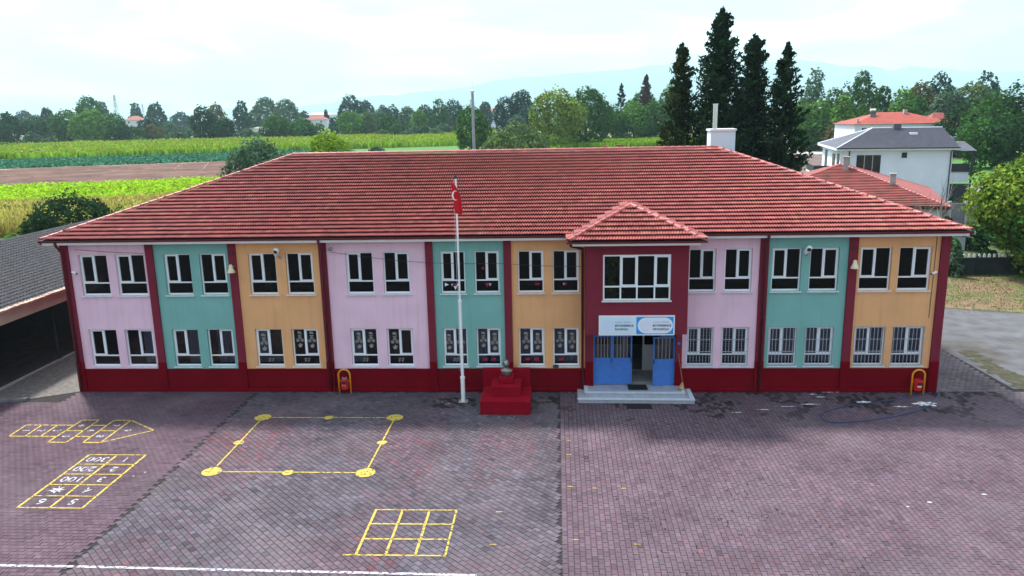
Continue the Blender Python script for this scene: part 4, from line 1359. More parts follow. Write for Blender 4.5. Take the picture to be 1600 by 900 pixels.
# mats, broom, hose
single('door_mat', MB().prism([(24.19, -0.66), (25.0, -0.66), (24.98, -0.04), (24.19, -0.04)], 0.313, 0.328), 'rubber', 'black rubber mat lying on the top entrance step', 'mat')
single('door_mat', MB().prism([(24.0, -2.03), (25.02, -2.03), (25.0, -1.53), (24.02, -1.53)], 0.008, 0.024), 'rubber', 'black rubber mat on the pavers below the entrance steps', 'mat')
br = thing('broom', 'broom with wooden stick leaning on the red pier beside the open door', 'broom', (26.42, -0.55, 0.31))
MB().tube([(26.44, -0.50, 0.62), (26.30, -0.15, 1.75)], 0.014, 7).build('handle', 'wood', br)
MB().tube([(26.40, -0.60, 0.313), (26.435, -0.515, 0.60)], [0.13, 0.035], 9).build('bristles', 'straw', br)
pts = [(37.02, -0.06), (36.98, -0.4), (36.73, -0.77), (36.31, -1.35), (35.55, -2.05), (34.26, -2.79), (33.14, -3.18), (31.86, -3.45), (31.44, -3.26), (31.38, -2.87), (31.75, -2.34), (32.53, -1.86), (33.84, -1.36), (35.0, -0.99), (36.25, -0.47), (36.77, -0.17)]
def smooth_path(P, n=6):
    out = []
    for i in range(len(P)-1):
        p0, p1, p2, p3 = [np.array(P[max(0, min(len(P)-1, i+k))], float) for k in (-1, 0, 1, 2)]
        for j in range(n):
            t_ = j/n
            out.append(0.5*((2*p1)+(-p0+p2)*t_+(2*p0-5*p1+4*p2-p3)*t_**2+(-p0+3*p1-3*p2+p3)*t_**3))
    return out+[np.array(P[-1], float)]
single('garden_hose', MB().tube([(p[0], p[1], 0.027) for p in smooth_path(pts)], 0.017, 6), 'hose_blue', 'dark blue garden hose looped on the pavers by the right corner', 'hose', smooth=True)
# flagpole and flag
fp = thing('flagpole', 'tall white steel flagpole standing on the yard before the teal bay', 'flagpole', (17.28, -1.21, 0))
MB().tube([(17.28, -1.21, 0), (17.28, -1.21, 1.05)], 0.085, 14).tube([(17.28, -1.21, 1.051), (17.28, -1.21, 4.3)], 0.062, 12).tube([(17.28, -1.21, 4.301), (17.28, -1.21, 9.25)], 0.040, 12).build('pole', 'white_metal', fp)
MB().tube([(17.28, -1.21, 1.0), (17.28, -1.21, 1.09)], 0.10, 14).tube([(17.28, -1.21, 4.26), (17.28, -1.21, 4.36)], 0.075, 12).build('collar', 'white_metal', fp)
MB().box(17.16, 17.32, -1.24, -1.18, 9.255, 9.30).lathe([(0.01, 0), (0.05, .03), (0.05, .07), (0.01, .1)], (17.28, -1.21, 9.301), 10).build('pulley', 'dark_metal', fp)
MB().tube([(17.19, -1.22, 9.26), (17.20, -1.25, 1.3)], 0.005, 5).build('halyard', 'paint_white', fp)
MB().prism([(17.10, -1.39), (17.46, -1.39), (17.46, -1.03), (17.10, -1.03)], -0.02, 0.015).build('base_plate', 'concrete', fp)
fl = thing('flag', 'red flag with white crescent hanging limp from the flagpole', 'flag', (17.27, -1.31, 7.95))
Nu, Nv = 18, 20
V, Q = [], []
for j in range(Nv+1):
    v = j/Nv
    zc = 9.15-1.22*v
    for i in range(Nu+1):
        u = i/Nu
        wd_ = 0.10+0.26*math.sin(min(1, v*1.5)*math.pi/2)-0.10*max(0, v-0.8)*2
        x = 17.20+(-0.10+wd_*u)*(1.0)+0.14*v*v+0.03*math.sin(u*7+v*4)
        yy = -1.33+0.06*math.sin(u*9+v*2.0)*(0.4+0.6*v)
        V.append((x, yy, zc-0.16*u*(0.3+v*0.4)))
for j in range(Nv):
    for i in range(Nu):
        a = j*(Nu+1)+i
        Q.append((a, a+1, a+Nu+2, a+Nu+1))
fo = fast('cloth', V, Q, 'flag_red', fl, smooth=True)
fo.modifiers.new('thick', 'SOLIDIFY').thickness = 0.004
mb = MB()
cx, cz, n = 17.275, 8.62, 20
o_, i_ = [], []
for k in range(n+1):
    a = R(55)+R(250)*k/n
    o_.append((cx+0.145*math.cos(a), cz+0.19*math.sin(a)))
    t_ = math.sin(math.pi*k/n)
    i_.append((cx+0.145*math.cos(a)*(1-0.36*t_)+0.012*t_, cz+0.19*math.sin(a)*(1-0.26*t_)))
for k in range(n):
    mb.quad(*[(p[0], -1.405, p[1]) for p in (o_[k], i_[k], i_[k+1], o_[k+1])])
cr = mb.build('crescent', 'flag_white', fl)
cr.modifiers.new('thick', 'SOLIDIFY').thickness = 0.004
# monument and bust
mo = thing('monument', 'red stepped plinth with back slab carrying a silver bust', 'monument', (19.1, -1.8, 0))
MB().box(18.13, 20.13, -2.69, -0.92, 0.0, 0.55).build('base', 'monument_red', mo, bevel=0.012)
MB().box(18.53, 19.73, -2.15, -1.02, 0.551, 0.97).build('middle_block', 'monument_red', mo, bevel=0.012)
MB().box(18.83, 19.43, -1.82, -1.22, 0.971, 1.24).build('pedestal', 'monument_red', mo, bevel=0.01)
MB().box(18.10, 20.08, -0.90, -0.66, 0.0, 1.31).build('back_slab', 'monument_red', mo, bevel=0.012)
rings = [(0.00, .11, .10, 0), (0.05, .15, .115, 0), (0.13, .205, .135, 0), (0.20, .245, .14, 0), (0.25, .245, .135, 0), (0.295, .19, .12, 0), (0.325, .115, .10, 0), (0.35, .074, .082, -.01), (0.40, .070, .080, -.02), (0.425, .080, .10, -.035), (0.46, .098, .118, -.04),
         (0.52, .110, .130, -.04), (0.575, .114, .134, -.035), (0.63, .110, .130, -.03), (0.675, .092, .11, -.025), (0.71, .058, .07, -.02), (0.725, .01, .012, -.02)]
V, n = [], 28
for z, rx, ry, oy in rings:
    for k in range(n):
        a = 2*math.pi*k/n
        x, y_ = rx*math.cos(a), ry*math.sin(a)+oy
        if z > 0.4 and math.sin(a) < -0.9:               # the face looks to -Y
            fr_ = (-math.sin(a)-0.9)/0.1
            if abs(z-0.52) < 0.03: y_ -= 0.028*fr_
            if abs(z-0.57) < 0.02: y_ -= 0.012*fr_
            if abs(z-0.43) < 0.015: y_ -= 0.012*fr_
        if z > 0.4 and abs(z-0.57) < 0.02 and -0.9 < math.sin(a) < -0.62: y_ += 0.014
        if abs(z-0.545) < 0.03 and abs(math.sin(a)) < 0.12: x *= 1.16
        if z < 0.3 and abs(math.cos(a)) < 0.35 and math.sin(a) < 0: y_ -= 0.012
        hs_ = 1.08 if z > 0.41 else 1.0
        V.append((19.13+x*hs_, -1.52+y_*hs_, 1.243+z*0.94))
Q = [(j*n+k, j*n+(k+1) % n, (j+1)*n+(k+1) % n, (j+1)*n+k) for j in range(len(rings)-1) for k in range(n)]
bt = thing('bust', 'silver painted head and shoulders bust on the red pedestal', 'bust', (19.13, -1.52, 1.243))
mb = MB()
mb.v, mb.f = V, Q+[tuple(range(n))[::-1]]
mb.build('figure', 'silver_paint', bt, smooth=True)
# bins
def litter_bin(x, y, label, paper):
    b_ = thing('litter_bin', label, 'bin', (x, y, 0), group='bins against the red plinth')
    hw = 0.25
    arc = [(x-hw, y, 0)]+[(x+hw*math.cos(a), y, 0.85+hw*math.sin(a)) for a in [math.pi-math.pi*k/12 for k in range(13)]]+[(x+hw, y, 0)]
    MB().tube(arc, 0.036, 10).build('frame', 'bin_yellow', b_, smooth=True)
    bk = MB().lathe([(0.135, 0.22), (0.15, 0.235), (0.165, 0.66), (0.158, 0.67), (0.150, 0.60), (0.03, 0.58)], (x, y, 0), 18).build('basket', 'bin_red', b_, smooth=False)
    MB().box(x-0.085, x+0.085, y-0.172, y-0.156, 0.50, 0.585).build('slot', 'rubber', bk)
    MB().box(x-0.08, x+0.08, y-0.1715, y-0.1585, 0.40, 0.445).build('label_plate', 'paint_white' if not paper else 'sticker', bk)
    MB().tube([(x-hw, y, 0.58), (x-0.15, y, 0.58)], 0.016, 6).tube([(x+0.15, y, 0.58), (x+hw, y, 0.58)], 0.016, 6).build('bracket', 'bin_yellow', b_)
    if paper:
        mb_ = MB()
        for dx_, dz_ in ((-.05, .70), (.06, .70), (0.0, .66)):
            blob(mb_, x+dx_, y-0.02, 0.05, 0.05, dz_, 8)
            mb_.tube([(x+dx_, y, 0.60), (x+dx_*1.4, y-0.03, dz_+0.06)], [0.05, 0.03], 6)
        mb_.build('rubbish', 'sticker', b_)
litter_bin(12.03, -0.30, 'yellow arched red litter bin with paper sticking out below the second pink bay', True)
litter_bin(36.08, -0.42, 'yellow arched red litter bin at the right corner below the orange bay', False)
# lamps, horns, cameras on the facade
def floodlight(x, z, label, tilt=R(28)):
    t_ = thing('floodlight', label, 'lamp', (x, -0.05, z), group='floodlights under the eaves')
    M = Matrix.Translation((x-0.05, -0.32, z)) @ Matrix.Rotation(R(24), 4, 'Y') @ Matrix.Rotation(tilt, 4, 'X')
    mb_ = MB()
    rows_ = [(-0.21, 0.07, 0.04), (-0.17, 0.11, 0.065), (-0.05, 0.125, 0.075), (0.08, 0.10, 0.065), (0.18, 0.06, 0.045), (0.22, 0.03, 0.03)]
    n_ = 14
    for zz, rx, ry in rows_:
        mb_.v += [tuple(M @ Vector((rx*math.cos(2*math.pi*k/n_), ry*math.sin(2*math.pi*k/n_), -zz))) for k in range(n_)]
    mb_.f = [(j*n_+k, j*n_+(k+1) % n_, (j+1)*n_+(k+1) % n_, (j+1)*n_+k) for j in range(len(rows_)-1) for k in range(n_)]+[tuple(range(n_))[::-1], tuple(range((len(rows_)-1)*n_, len(rows_)*n_))]
    hd = mb_.build('housing', 'white_metal', t_, smooth=True)
    mb_ = MB()
    mb_.poly([tuple(M @ Vector((0.085*math.cos(2*math.pi*k/14), -0.078, 0.08+0.085*math.sin(2*math.pi*k/14)))) for k in range(14)])
    mb_.build('lens', 'dark_metal', hd)
    MB().tube([(x, -0.005, z-0.28), (x, -0.10, z-0.24), (x-0.02, -0.28, z-0.14)], 0.022, 8).box(x-0.05, x+0.05, -0.012, -0.001, z-0.34, z-0.22).build('bracket', 'grey_metal', t_)
floodlight(9.55, 6.24, 'white floodlight between the upper windows of the left orange bay')
floodlight(31.36, 6.12, 'white floodlight between the upper windows of the right teal bay')
lm_ = thing('floodlight', 'small grey round lamp high on the second pink bay', 'lamp', (11.75, 0, 6.3), group='floodlights under the eaves')
MB().lathe([(0.04, 0), (0.075, -.05), (0.08, -.12), (0.02, -.14)], (11.75, -0.012, 6.32), 12, 'y').build('housing', 'grey_metal', lm_, smooth=True)
MB().box(11.71, 11.79, -0.011, -0.001, 6.25, 6.39).build('bracket', 'grey_metal', lm_)
def horn(x, z, label):
    t_ = thing('horn_loudspeaker', label, 'loudspeaker', (x, -0.1, z), group='cream horn loudspeakers')
    MB().lathe([(0.165, -0.17), (0.17, -0.155), (0.12, -0.06), (0.085, 0.03), (0.07, 0.13), (0.05, 0.17), (0.02, 0.18)], (x, -0.30, z), 18).build('horn', 'cream', t_, smooth=True)
    MB().tube([(x+0.07, -0.092, z+0.05), (x+0.11, -0.30, z+0.10)], 0.018, 7).build('bracket', 'grey_metal', t_)
    MB().tube([(x-0.10, -0.11, z+0.62), (x+0.16, -0.13, z+0.62)], 0.03, 8).build('conduit', 'dark_metal', t_)
horn(7.50, 5.56, 'cream horn loudspeaker on the red pilaster between left teal and orange bays')
horn(33.21, 5.52, 'cream horn loudspeaker on the red pilaster between right teal and orange bays')
def camera_thing(x, z, s, label):
    t_ = thing('security_camera', label, 'camera', (x, -0.02, z), group='wall cameras')
    MB().tube([(x-s*0.02, -0.12, z+0.02), (x+s*0.20, -0.20, z-0.04)], 0.045, 10).build('housing', 'white_metal', t_)
    MB().tube([(x+s*0.20, -0.20, z-0.04), (x+s*0.225, -0.21, z-0.047)], 0.04, 10).build('lens', 'dark_metal', t_)
    MB().lathe([(0.05, -0.001), (0.05, -0.03), (0.02, -0.05), (0.015, -0.13)], (x, 0, z), 10, 'y').build('mount', 'white_metal', t_)
camera_thing(0.46, 5.42, 1, 'white security camera on the pink wall at the left end')
camera_thing(36.50, 5.12, -1, 'white security camera on the orange wall at the right end')
single('cable', MB().tube([(36.46, -0.012, 6.6), (36.46, -0.012, 5.2), (36.44, -0.012, 3.2)], 0.012, 5), 'dark_metal', 'thin dark cable running down the right orange wall past the camera', 'cable')
def sag(x0, x1, z0, z1, d, label):
    P_ = [(x0+(x1-x0)*k/14, -0.135, z0+(z1-z0)*k/14-d*math.sin(math.pi*k/14)) for k in range(15)]
    single('cable', MB().tube(P_, 0.009, 5), 'dark_metal', label, 'cable')
sag(11.75, 19.1, 6.2, 5.65, 0.18, 'thin cable sagging across second pink and teal bays')
sag(0.7, 3.7, 6.42, 6.22, 0.02, 'thin cable running above the first two upper windows')
sag(19.4, 22.2, 5.62, 5.5, 0.03, 'thin cable crossing the orange bay left of the porch')
single('switch_box', MB().box(26.27, 26.36, -0.135, -0.101, 2.12, 2.22), 'door_blue', 'small blue bell box on the red pier right of the doors', 'box')
single('cloth_bundle', MB().lathe([(0.12, 0), (0.15, 0.04), (0.10, 0.09), (0.03, 0.11)], (21.15, -0.04, 1.12-0.02), 9), 'dark_metal', 'dark cloth lying on the sill beside the paper flag window', 'cloth')

# mast behind the roof
ms_ = thing('mast', 'tall grey mast rising behind the roof left of centre', 'mast', (15.83, 20, 0))
MB().tube([(15.83, 20, 0), (15.83, 20, 13.05)], [0.13, 0.09], 12).build('pole', 'grey_metal', ms_)
MB().lathe([(0.03, 0), (0.13, .06), (0.15, .16), (0.03, .24)], (15.83, 20, 13.05), 10).tube([(15.83, 20, 13.28), (15.83, 20, 13.8)], 0.02, 6).build('finial', 'white_metal', ms_)

# ------------------------------------------------------------------ open shed at the left
shed = thing('open_shed', 'open sided shed with dark grey tiled roof left of the school', 'shed', (-8, 8, 0))
SY0, SY1, SRX, SRZ, SEX, SEZ = -8.0, 22.0, -10.5, 5.22, -3.30, 3.63
def courses(mb_, A, B, Cc, Dd, n, lip=0.03):
    """planar slope A B (eave) to D C (top) in stepped courses"""
    A, B, Cc, Dd = [np.array(p, float) for p in (A, B, Cc, Dd)]
    nz = np.cross(B-A, Dd-A)
    nz /= np.linalg.norm(nz)
    for k in range(n):
        a0, b0 = A+(Dd-A)*k/n, B+(Cc-B)*k/n
        a1, b1 = A+(Dd-A)*(k+1)/n, B+(Cc-B)*(k+1)/n
        mb_.quad(a0+nz*lip, b0+nz*lip, b1, a1)
        mb_.quad(a0, b0, b0+nz*lip, a0+nz*lip)
sr = MB()
courses(sr, (SEX, SY0, SEZ), (SEX, SY1, SEZ), (SRX, SY1, SRZ), (SRX, SY0, SRZ), 24, 0.035)
sr.quad((SRX, SY0, SRZ), (SRX, SY1, SRZ), (-17.7, SY1, SEZ), (-17.7, SY0, SEZ))
sro = sr.build('roof', 'shed_roof', shed)
# tile rolls down the slope (one joined relief)
vv = []
mb = MB()
for k in range(int((SY1-SY0)/0.22)):
    y_ = SY0+0.11+k*0.22
    if y_ < -1.5:
        continue
    for j in range(24):
        f0, f1 = j/24, (j+1)/24
        xa_, xb_ = SEX+(SRX-SEX)*f0, SEX+(SRX-SEX)*f1
        za_, zb_ = SEZ+(SRZ-SEZ)*f0+0.036, SEZ+(SRZ-SEZ)*f1+0.002
        jy = rnd.gauss(0, 0.012)
        h_ = 0.035
        mb.quad((xa_, y_-0.06+jy, za_), (xa_, y_+jy, za_+h_), (xb_, y_+jy, zb_+h_), (xb_, y_-0.06+jy, zb_))
        mb.quad((xa_, y_+jy, za_+h_), (xa_, y_+0.06+jy, za_), (xb_, y_+0.06+jy, zb_), (xb_, y_+jy, zb_+h_))
tag(mb.build('tile_rolls', 'shed_roof', shed), kind='stuff')
et = bpy.data.meshes.new('eave_tile')
eb = MB().prism([(-0.10, -0.16), (0.10, -0.16), (0.10, 0.16), (-0.10, 0.16)], -0.05, 0.05)
et.from_pydata(eb.v, [], eb.f)
et.materials.append(MATS['eave_tile'])
for k in range(70):
    y_ = SY0+0.18+k*0.36
    if y_ < -1.6 or y_ > 16:
        continue
    o = bpy.data.objects.new('eave_tile', et)
    put(o, sro)
    o.location = Vector((SEX+0.02+rnd.gauss(0, 0.008), y_, SEZ+0.0+rnd.gauss(0, 0.008)))-BASE[sro.name]
    o.rotation_euler = (rnd.gauss(0, 0.03), R(12), rnd.gauss(0, 0.03))
MB().box(-3.62, -3.40, SY0, SY1, 2.98, 3.57).build('beam', 'beam', shed)
for y_ in (-4.4, 0.05, 4.57, 9.1, 13.6, 18.1):
    MB().tube([(-3.95, y_, 0), (-3.95, y_, 3.0)], 0.085, 10).build('post', 'fence_dark', shed)
    MB().box(-17.4, -3.41, y_-0.06, y_+0.06, 3.05, 3.25).build('tie_beam', 'fence_dark', shed)
MB().box(-17.6, -17.4, SY0, SY1, 0, 3.5).build('back_wall', 'fence_dark', shed)
MB().box(-17.4, -3.96, SY1-0.2, SY1, 0, 3.5).build('end_wall', 'fence_dark', shed)
MB().prism([(-17.4, SY0), (-3.97, SY0), (-3.97, SY1-0.21), (-17.4, SY1-0.21)], -0.017, 0.02).build('floor', 'shed_floor', shed)

# ------------------------------------------------------------------ houses behind
def win(parent, x0, x1, z0, z1, y, m='dark_metal', fr='house_white', panes=1, curt=None):
    t_ = 0.12
    f_ = MB().box(x0-t_, x0, y-.05, y-.001, z0-t_, z1+t_).box(x1, x1+t_, y-.05, y-.001, z0-t_, z1+t_).box(x0, x1, y-.05, y-.001, z0-t_, z0).box(x0, x1, y-.05, y-.001, z1, z1+t_).build('window', fr, parent)
    for k in range(panes):
        a, b = x0+(x1-x0)*k/panes, x0+(x1-x0)*(k+1)/panes
        MB().box(a+.03, b-.03, y-.02, y-.004, z0+.02, z1-.02).build('pane', 'glass_dark', f_)
    return f_
mat('glass_dark', (0.012, 0.014, 0.018), rough=0.08, spec=0.6, var=0.2)
mat('drape', (0.25, 0.27, 0.30), var=0.1)
WO = (57.2, 70.5, -0.3)
wh = thing('white_house', 'white two storey house with dark grey tiled roof right of the tall conifers', 'house', WO, R(-10), local=True)
def lw(px, py):                                   # pixel -> local x, z on the front wall of the white house
    d = Matrix.Rotation(R(10), 3, 'Z') @ Vector(ray(px, py))
    c = Matrix.Rotation(R(10), 3, 'Z') @ (Vector(CAM)-Vector(WO))
    k = -c.y/d.y
    return c.x+d.x*k, c.z+d.z*k
HWd, HD, HZ = 12.9, 15.2, 6.95
MB().box(0, HWd, 0, HD, 0, HZ).build('wall', 'house_white', wh)
mb = MB()
o_ = 0.6
A_, B_ = (-o_, -o_, HZ), (HWd+o_, -o_, HZ)
R0, R1 = (5.0, 7.6, 9.2), (HWd+o_, 7.6, 9.2)
courses(mb, A_, B_, R1, R0, 22, 0.07)
BL, BR_ = (-o_, HD+o_, HZ), (HWd+o_, HD+o_, HZ)
courses(mb, BL, A_, R0, R0, 18, 0.04)
mb.quad(BR_, BL, R0, R1)
mb.poly([B_, BR_, R1])
hr = mb.build('roof', 'house_roof', wh)
mb = MB().tube([A_, R0], 0.10, 6).tube([BL, R0], 0.10, 6).tube([R0, R1], 0.10, 6)
mb.build('ridge_cap', 'sill', hr)
MB().box(-o_, HWd+o_, -o_-.05, -o_+.05, HZ-.28, HZ-.01).box(-o_-.05, -o_+.05, -o_+.05, HD+o_, HZ-.28, HZ-.01).build('fascia', 'white_trim', hr)
MB().box(-o_, HWd+o_, -o_-.14, -o_-.052, HZ-.10, HZ+.02).build('gutter', 'dark_metal', hr)
MB().box(-o_+.05, HWd+o_-.05, -o_+.05, -.01, HZ-.27, HZ-.22).build('soffit', 'white_trim', hr)
xs, zs = lw(1432, 204)
MB().box(9.0, 9.9, 4.6, 5.4, 8.36, 8.62).build('skylight', 'white_metal', hr)
MB().box(7.4, 8.3, 6.6, 7.3, 8.9, 9.75).build('dormer', 'house_roof', hr)
a, b = lw(1337, 262), lw(1377, 242)
win(wh, a[0], b[0], 3.4, b[1], 0, panes=3)
a, b = lw(1408, 247), lw(1418, 238)
win(wh, a[0], b[0], a[1], b[1], 0)
for px in (1327, 1486):
    x, _ = lw(px, 240)
    MB().tube([(x, -.62, HZ-.1), (x, -.10, HZ-.6), (x, -.10, 0.3)], 0.07, 8).build('down_pipe', 'dark_metal', wh)
for y0, y1, z0, z1 in ((0.8, 2.4, 3.6, 6.2), (4.0, 6.0, 4.2, 6.0), (10.5, 12.5, 3.6, 6.2)):
    f_ = MB().box(-.05, -.001, y0, y1, z0, z1).build('window', 'dark_metal', wh)
    MB().box(-.07, -.051, y0+.1, y1-.1, z0+.1, z1-.1).build('pane', 'glass_dark', f_)
bc = MB().box(-2.2, -.002, 7.0, 14.5, 3.1, 3.35).build('balcony', 'house_white', wh)
MB().box(-2.2, -2.1, 7.0, 14.5, 3.36, 4.3).box(-2.09, -.08, 7.0, 7.1, 3.36, 4.3).build('railing', 'dark_metal', bc)
# right hand porch on posts
pc_ = MB()
courses(pc_, (HWd+.05, -.2, HZ-.45), (HWd+2.6, -.2, HZ-.45), (HWd+2.6, 5, HZ+.5), (HWd+.05, 5, HZ+.5), 8, 0.03)
pc_.quad((HWd+.05, -.2, HZ-.5), (HWd+.05, 5, HZ+.45), (HWd+2.6, 5, HZ+.45), (HWd+2.6, -.2, HZ-.5))
pco = pc_.build('porch_roof', 'house_roof', wh)
MB().box(HWd+2.2, HWd+2.4, 0.0, 0.2, 0, HZ-.5).build('porch_post', 'dark_metal', wh)
MB().box(HWd+.05, HWd+2.2, 0.6, 0.75, 3.9, 4.9).build('railing', 'dark_metal', wh)
MB().box(HWd+.05, HWd+2.2, 0.76, 4.6, 2.6, 3.9).build('balcony', 'house_white', wh)
MB().box(HWd+.05, HWd+2.2, 0.4, 0.5, 0, 2.4).build('gate', 'dark_metal', wh)

# annex with pyramid roof
ax = thing('annex', 'low building with red tiled pyramid roof between school and white house', 'building', (50.7, 51.5, -0.3), R(-19), local=True)
hs = 9.2
MB().box(-hs+.6, hs-.6, -hs+.6, hs-.6, 0, 3.05).build('wall', 'house_white', ax)
mb = MB()
T_ = (0, 0, 6.25)
cs = [(-hs, -hs, 3.1), (hs, -hs, 3.1), (hs, hs, 3.1), (-hs, hs, 3.1)]
for k in range(4):
    courses(mb, cs[k], cs[(k+1) % 4], T_, T_, 26, 0.08)
ar = mb.build('roof', 'annex_roof', ax)
CAP2 = CAP
for k in range(4):
    caps(cs[k], T_, ar, 0.42, 1.15)
MB().box(-hs, hs, -hs-.04, -hs+.04, 2.85, 3.09).box(hs-.04, hs+.04, -hs+.04, hs, 2.85, 3.09).build('fascia', 'gutter', ar)
for x, y_, h_ in ((4.6, -4.6, 5.6), (0.4, -1.2, 7.0)):
    MB().box(x-.25, x+.25, y_-.25, y_+.25, 3.2, h_).box(x-.32, x+.32, y_-.32, y_+.32, h_+.001, h_+.12).build('chimney', 'concrete', ar)
for x in (-5, 0, 5):
    win(ax, x-.7, x+.7, 1.0, 2.4, -hs+.6)
# generic far house
def house(px, Y, wpx, eave_py, label, roof_m, wall_m='house_white', depth=9, rise=2.4, nwin=3, storeys=1, rot=0.0, ridge=0.35, name='house'):
    c = FY(px, eave_py, Y)
    s = math.hypot(c[0]-CAM[0], c[1]-CAM[1])/FPX
    wd_ = wpx*s
    zt_ = max(2.6, c[2]+0.3)
    h = thing(name, label, 'house', (c[0], Y, -0.3), rot, local=True)
    MB().box(-wd_/2+.5, wd_/2-.5, 0.5, depth-.5, 0, zt_).build('wall', wall_m, h)
    mb_ = MB()
    r0, r1 = (-wd_*(.5-ridge), depth/2, zt_+rise), (wd_*(.5-ridge), depth/2, zt_+rise)
    A, B, Cc, Dd = (-wd_/2, 0, zt_), (wd_/2, 0, zt_), (wd_/2, depth, zt_), (-wd_/2, depth, zt_)
    courses(mb_, A, B, r1, r0, 10, 0.03)
    courses(mb_, Cc, Dd, r0, r1, 4, 0.03)
    courses(mb_, B, Cc, r1, r1, 8, 0.03)
    courses(mb_, Dd, A, r0, r0, 8, 0.03)
    mb_.quad(A, Dd, Cc, B)
    rf = mb_.build('roof', roof_m, h)
    for k in range(nwin):
        x = -wd_/2+.5+(wd_-1)*(k+.5)/nwin
        for st__ in range(storeys):
            z = zt_-2.3-st__*3.0
            win(h, x-.6, x+.6, z, z+1.4, 0.5)
    return h, rf, wd_, zt_
h, rf, wd_, zt_ = house(1412, 165, 134, 193, 'large white house with bright red hip roof behind the grey roofed house', 'far_roof', rise=2.7, depth=15, nwin=5, storeys=2, ridge=0.36)
MB().box(2.4, 3.2, 6, 6.8, zt_+1.6, zt_+3.3).build('chimney', 'concrete', rf)
sp_ = MB()
sp_.quad((-6.4, 4.0, zt_+1.5), (-5.0, 4.0, zt_+1.5), (-4.6, 5.6, zt_+3.0), (-6.0, 5.6, zt_+3.0))
sp_.build('solar_panel', 'dark_metal', rf)
MB().tube([(-5.9, 5.7, zt_+3.3), (-4.6, 5.7, zt_+3.3)], 0.3, 12).build('water_tank', 'white_metal', rf)
MB().box(-wd_/2+1.2, -wd_/2+1.6, 1.2, 1.6, zt_+.2, zt_+1.3).build('chimney', 'concrete', rf)
house(1478, 178, 40, 196, 'red roofed wing half hidden behind the large white house', 'annex_roof', rise=3.2, depth=10, nwin=2)
house(1340, 175, 30, 205, 'small red roofed lean-to left of the large white house', 'far_roof', rise=2.0, depth=8, nwin=1)
h, rf, wd_, zt_ = house(1262, 206, 46, 210, 'small white outbuilding with brownish red roof right of the conifers', 'far_roof_pale', rise=1.4, depth=7, nwin=0)
MB().box(-2.6, -0.4, 0.40, 0.49, 0.1, 3.6).build('doorway', 'glass_dark', h)
house(207, 560, 26, 188, 'far white house with pale red roof between the left trees', 'far_roof_pale', rise=3.2, depth=9, nwin=2)
house(493, 600, 34, 187, 'far white house with pale red roof behind the second round tree pair', 'far_roof_pale', rise=3.4, depth=9, nwin=2)
house(372, 620, 20, 188, 'far pale grey shed between dark trees left of centre', 'sill', rise=1.6, depth=8, nwin=0)
house(497, 900, 60, 179, 'long pale hall far behind the red roofed house', 'sill', rise=2.5, depth=12, nwin=0)
house(768, 700, 30, 174, 'far pale building seen beside the mast', 'far_roof_pale', rise=2.6, depth=10, nwin=3)
house(403, 520, 26, 201, 'low pale shed in the gap behind the large bush', 'concrete', rise=1.2, depth=6, nwin=0)

# pylons
def pylon(px, top, Y, label):
    c = FY(px, top, Y)
    H = c[2]
    p_ = thing('pylon', label, 'pylon', (c[0], Y, -0.3), group='far pylons')
    b_ = np.array((c[0], Y, -0.3))
    mb_ = MB()
    bw = H*0.11
    lv_ = [(0, bw), (.3, bw*.62), (.6, bw*.34), (.8, bw*.24), (1, bw*.12)]
    r_ = H*0.006
    for k in range(4):
        sx, sy = (1, 1, -1, -1)[k], (1, -1, -1, 1)[k]
        mb_.tube([tuple(b_+(sx*w_, sy*w_, H*t_)) for t_, w_ in lv_], r_, 4)
    for (t0, w0), (t1, w1) in zip(lv_[:-1], lv_[1:]):
        for s_ in (-1, 1):
            mb_.tube([tuple(b_+(-w0, s_*w0, H*t0)), tuple(b_+(w1, s_*w1, H*t1))], r_*.7, 4)
            mb_.tube([tuple(b_+(w0, s_*w0, H*t0)), tuple(b_+(-w1, s_*w1, H*t1))], r_*.7, 4)
    mb_.build('tower', 'grey_metal', p_)
    mb_ = MB()
    for t_, l_ in ((.68, .20), (.80, .26), (.92, .18)):
        mb_.tube([tuple(b_+(-H*l_, 0, H*t_)), tuple(b_+(0, 0, H*(t_+.03))), tuple(b_+(H*l_, 0, H*t_))], r_, 4)
    mb_.build('cross_arms', 'grey_metal', p_)
pylon(178, 148, 1250, 'faint lattice pylon above the left trees')
pylon(222, 162, 1700, 'second fainter lattice pylon further right')
pylon(735, 155, 1300, 'faint lattice pylon just left of the mast')

# fence wall at the right, block wall behind it
fw = thing('boundary_fence', 'dark boundary fence with white picket tops behind the dry lawn', 'fence', (55, 23.6, 0))
for k in range(18):
    x = 38.0+k*2.1
    MB().box(x+.07, x+2.03, 23.55, 23.67, 0, 1.22).build('panel', 'fence_dark', fw)
    MB().box(x-.069, x+.069, 23.5, 23.72, 0, 1.36).build('post', 'fence_dark', fw)
mb = MB()
MB().box(38, 75.8, 23.585, 23.635, 1.221, 1.26).build('rail', 'fence_dark', fw)
pk = bpy.data.meshes.new('picket')
pb = MB().prism_y([(-.09, 0), (.09, 0), (.09, .2), (.0, .27), (-.09, .2)], -.02, .02)
pk.from_pydata(pb.v, [], pb.f)
pk.materials.append(MATS['picket'])
for k in range(110):
    o = bpy.data.objects.new('picket', pk)
    put(o, fw)
    o.location = Vector((38.15+k*.34, 23.61+rnd.gauss(0, .004), 1.262))-BASE[fw.name]
bw_ = thing('block_wall', 'grey concrete block wall in front of the white house', 'wall', (62, 50, -0.3))
a, b = G(1405, 345), G(1560, 343)
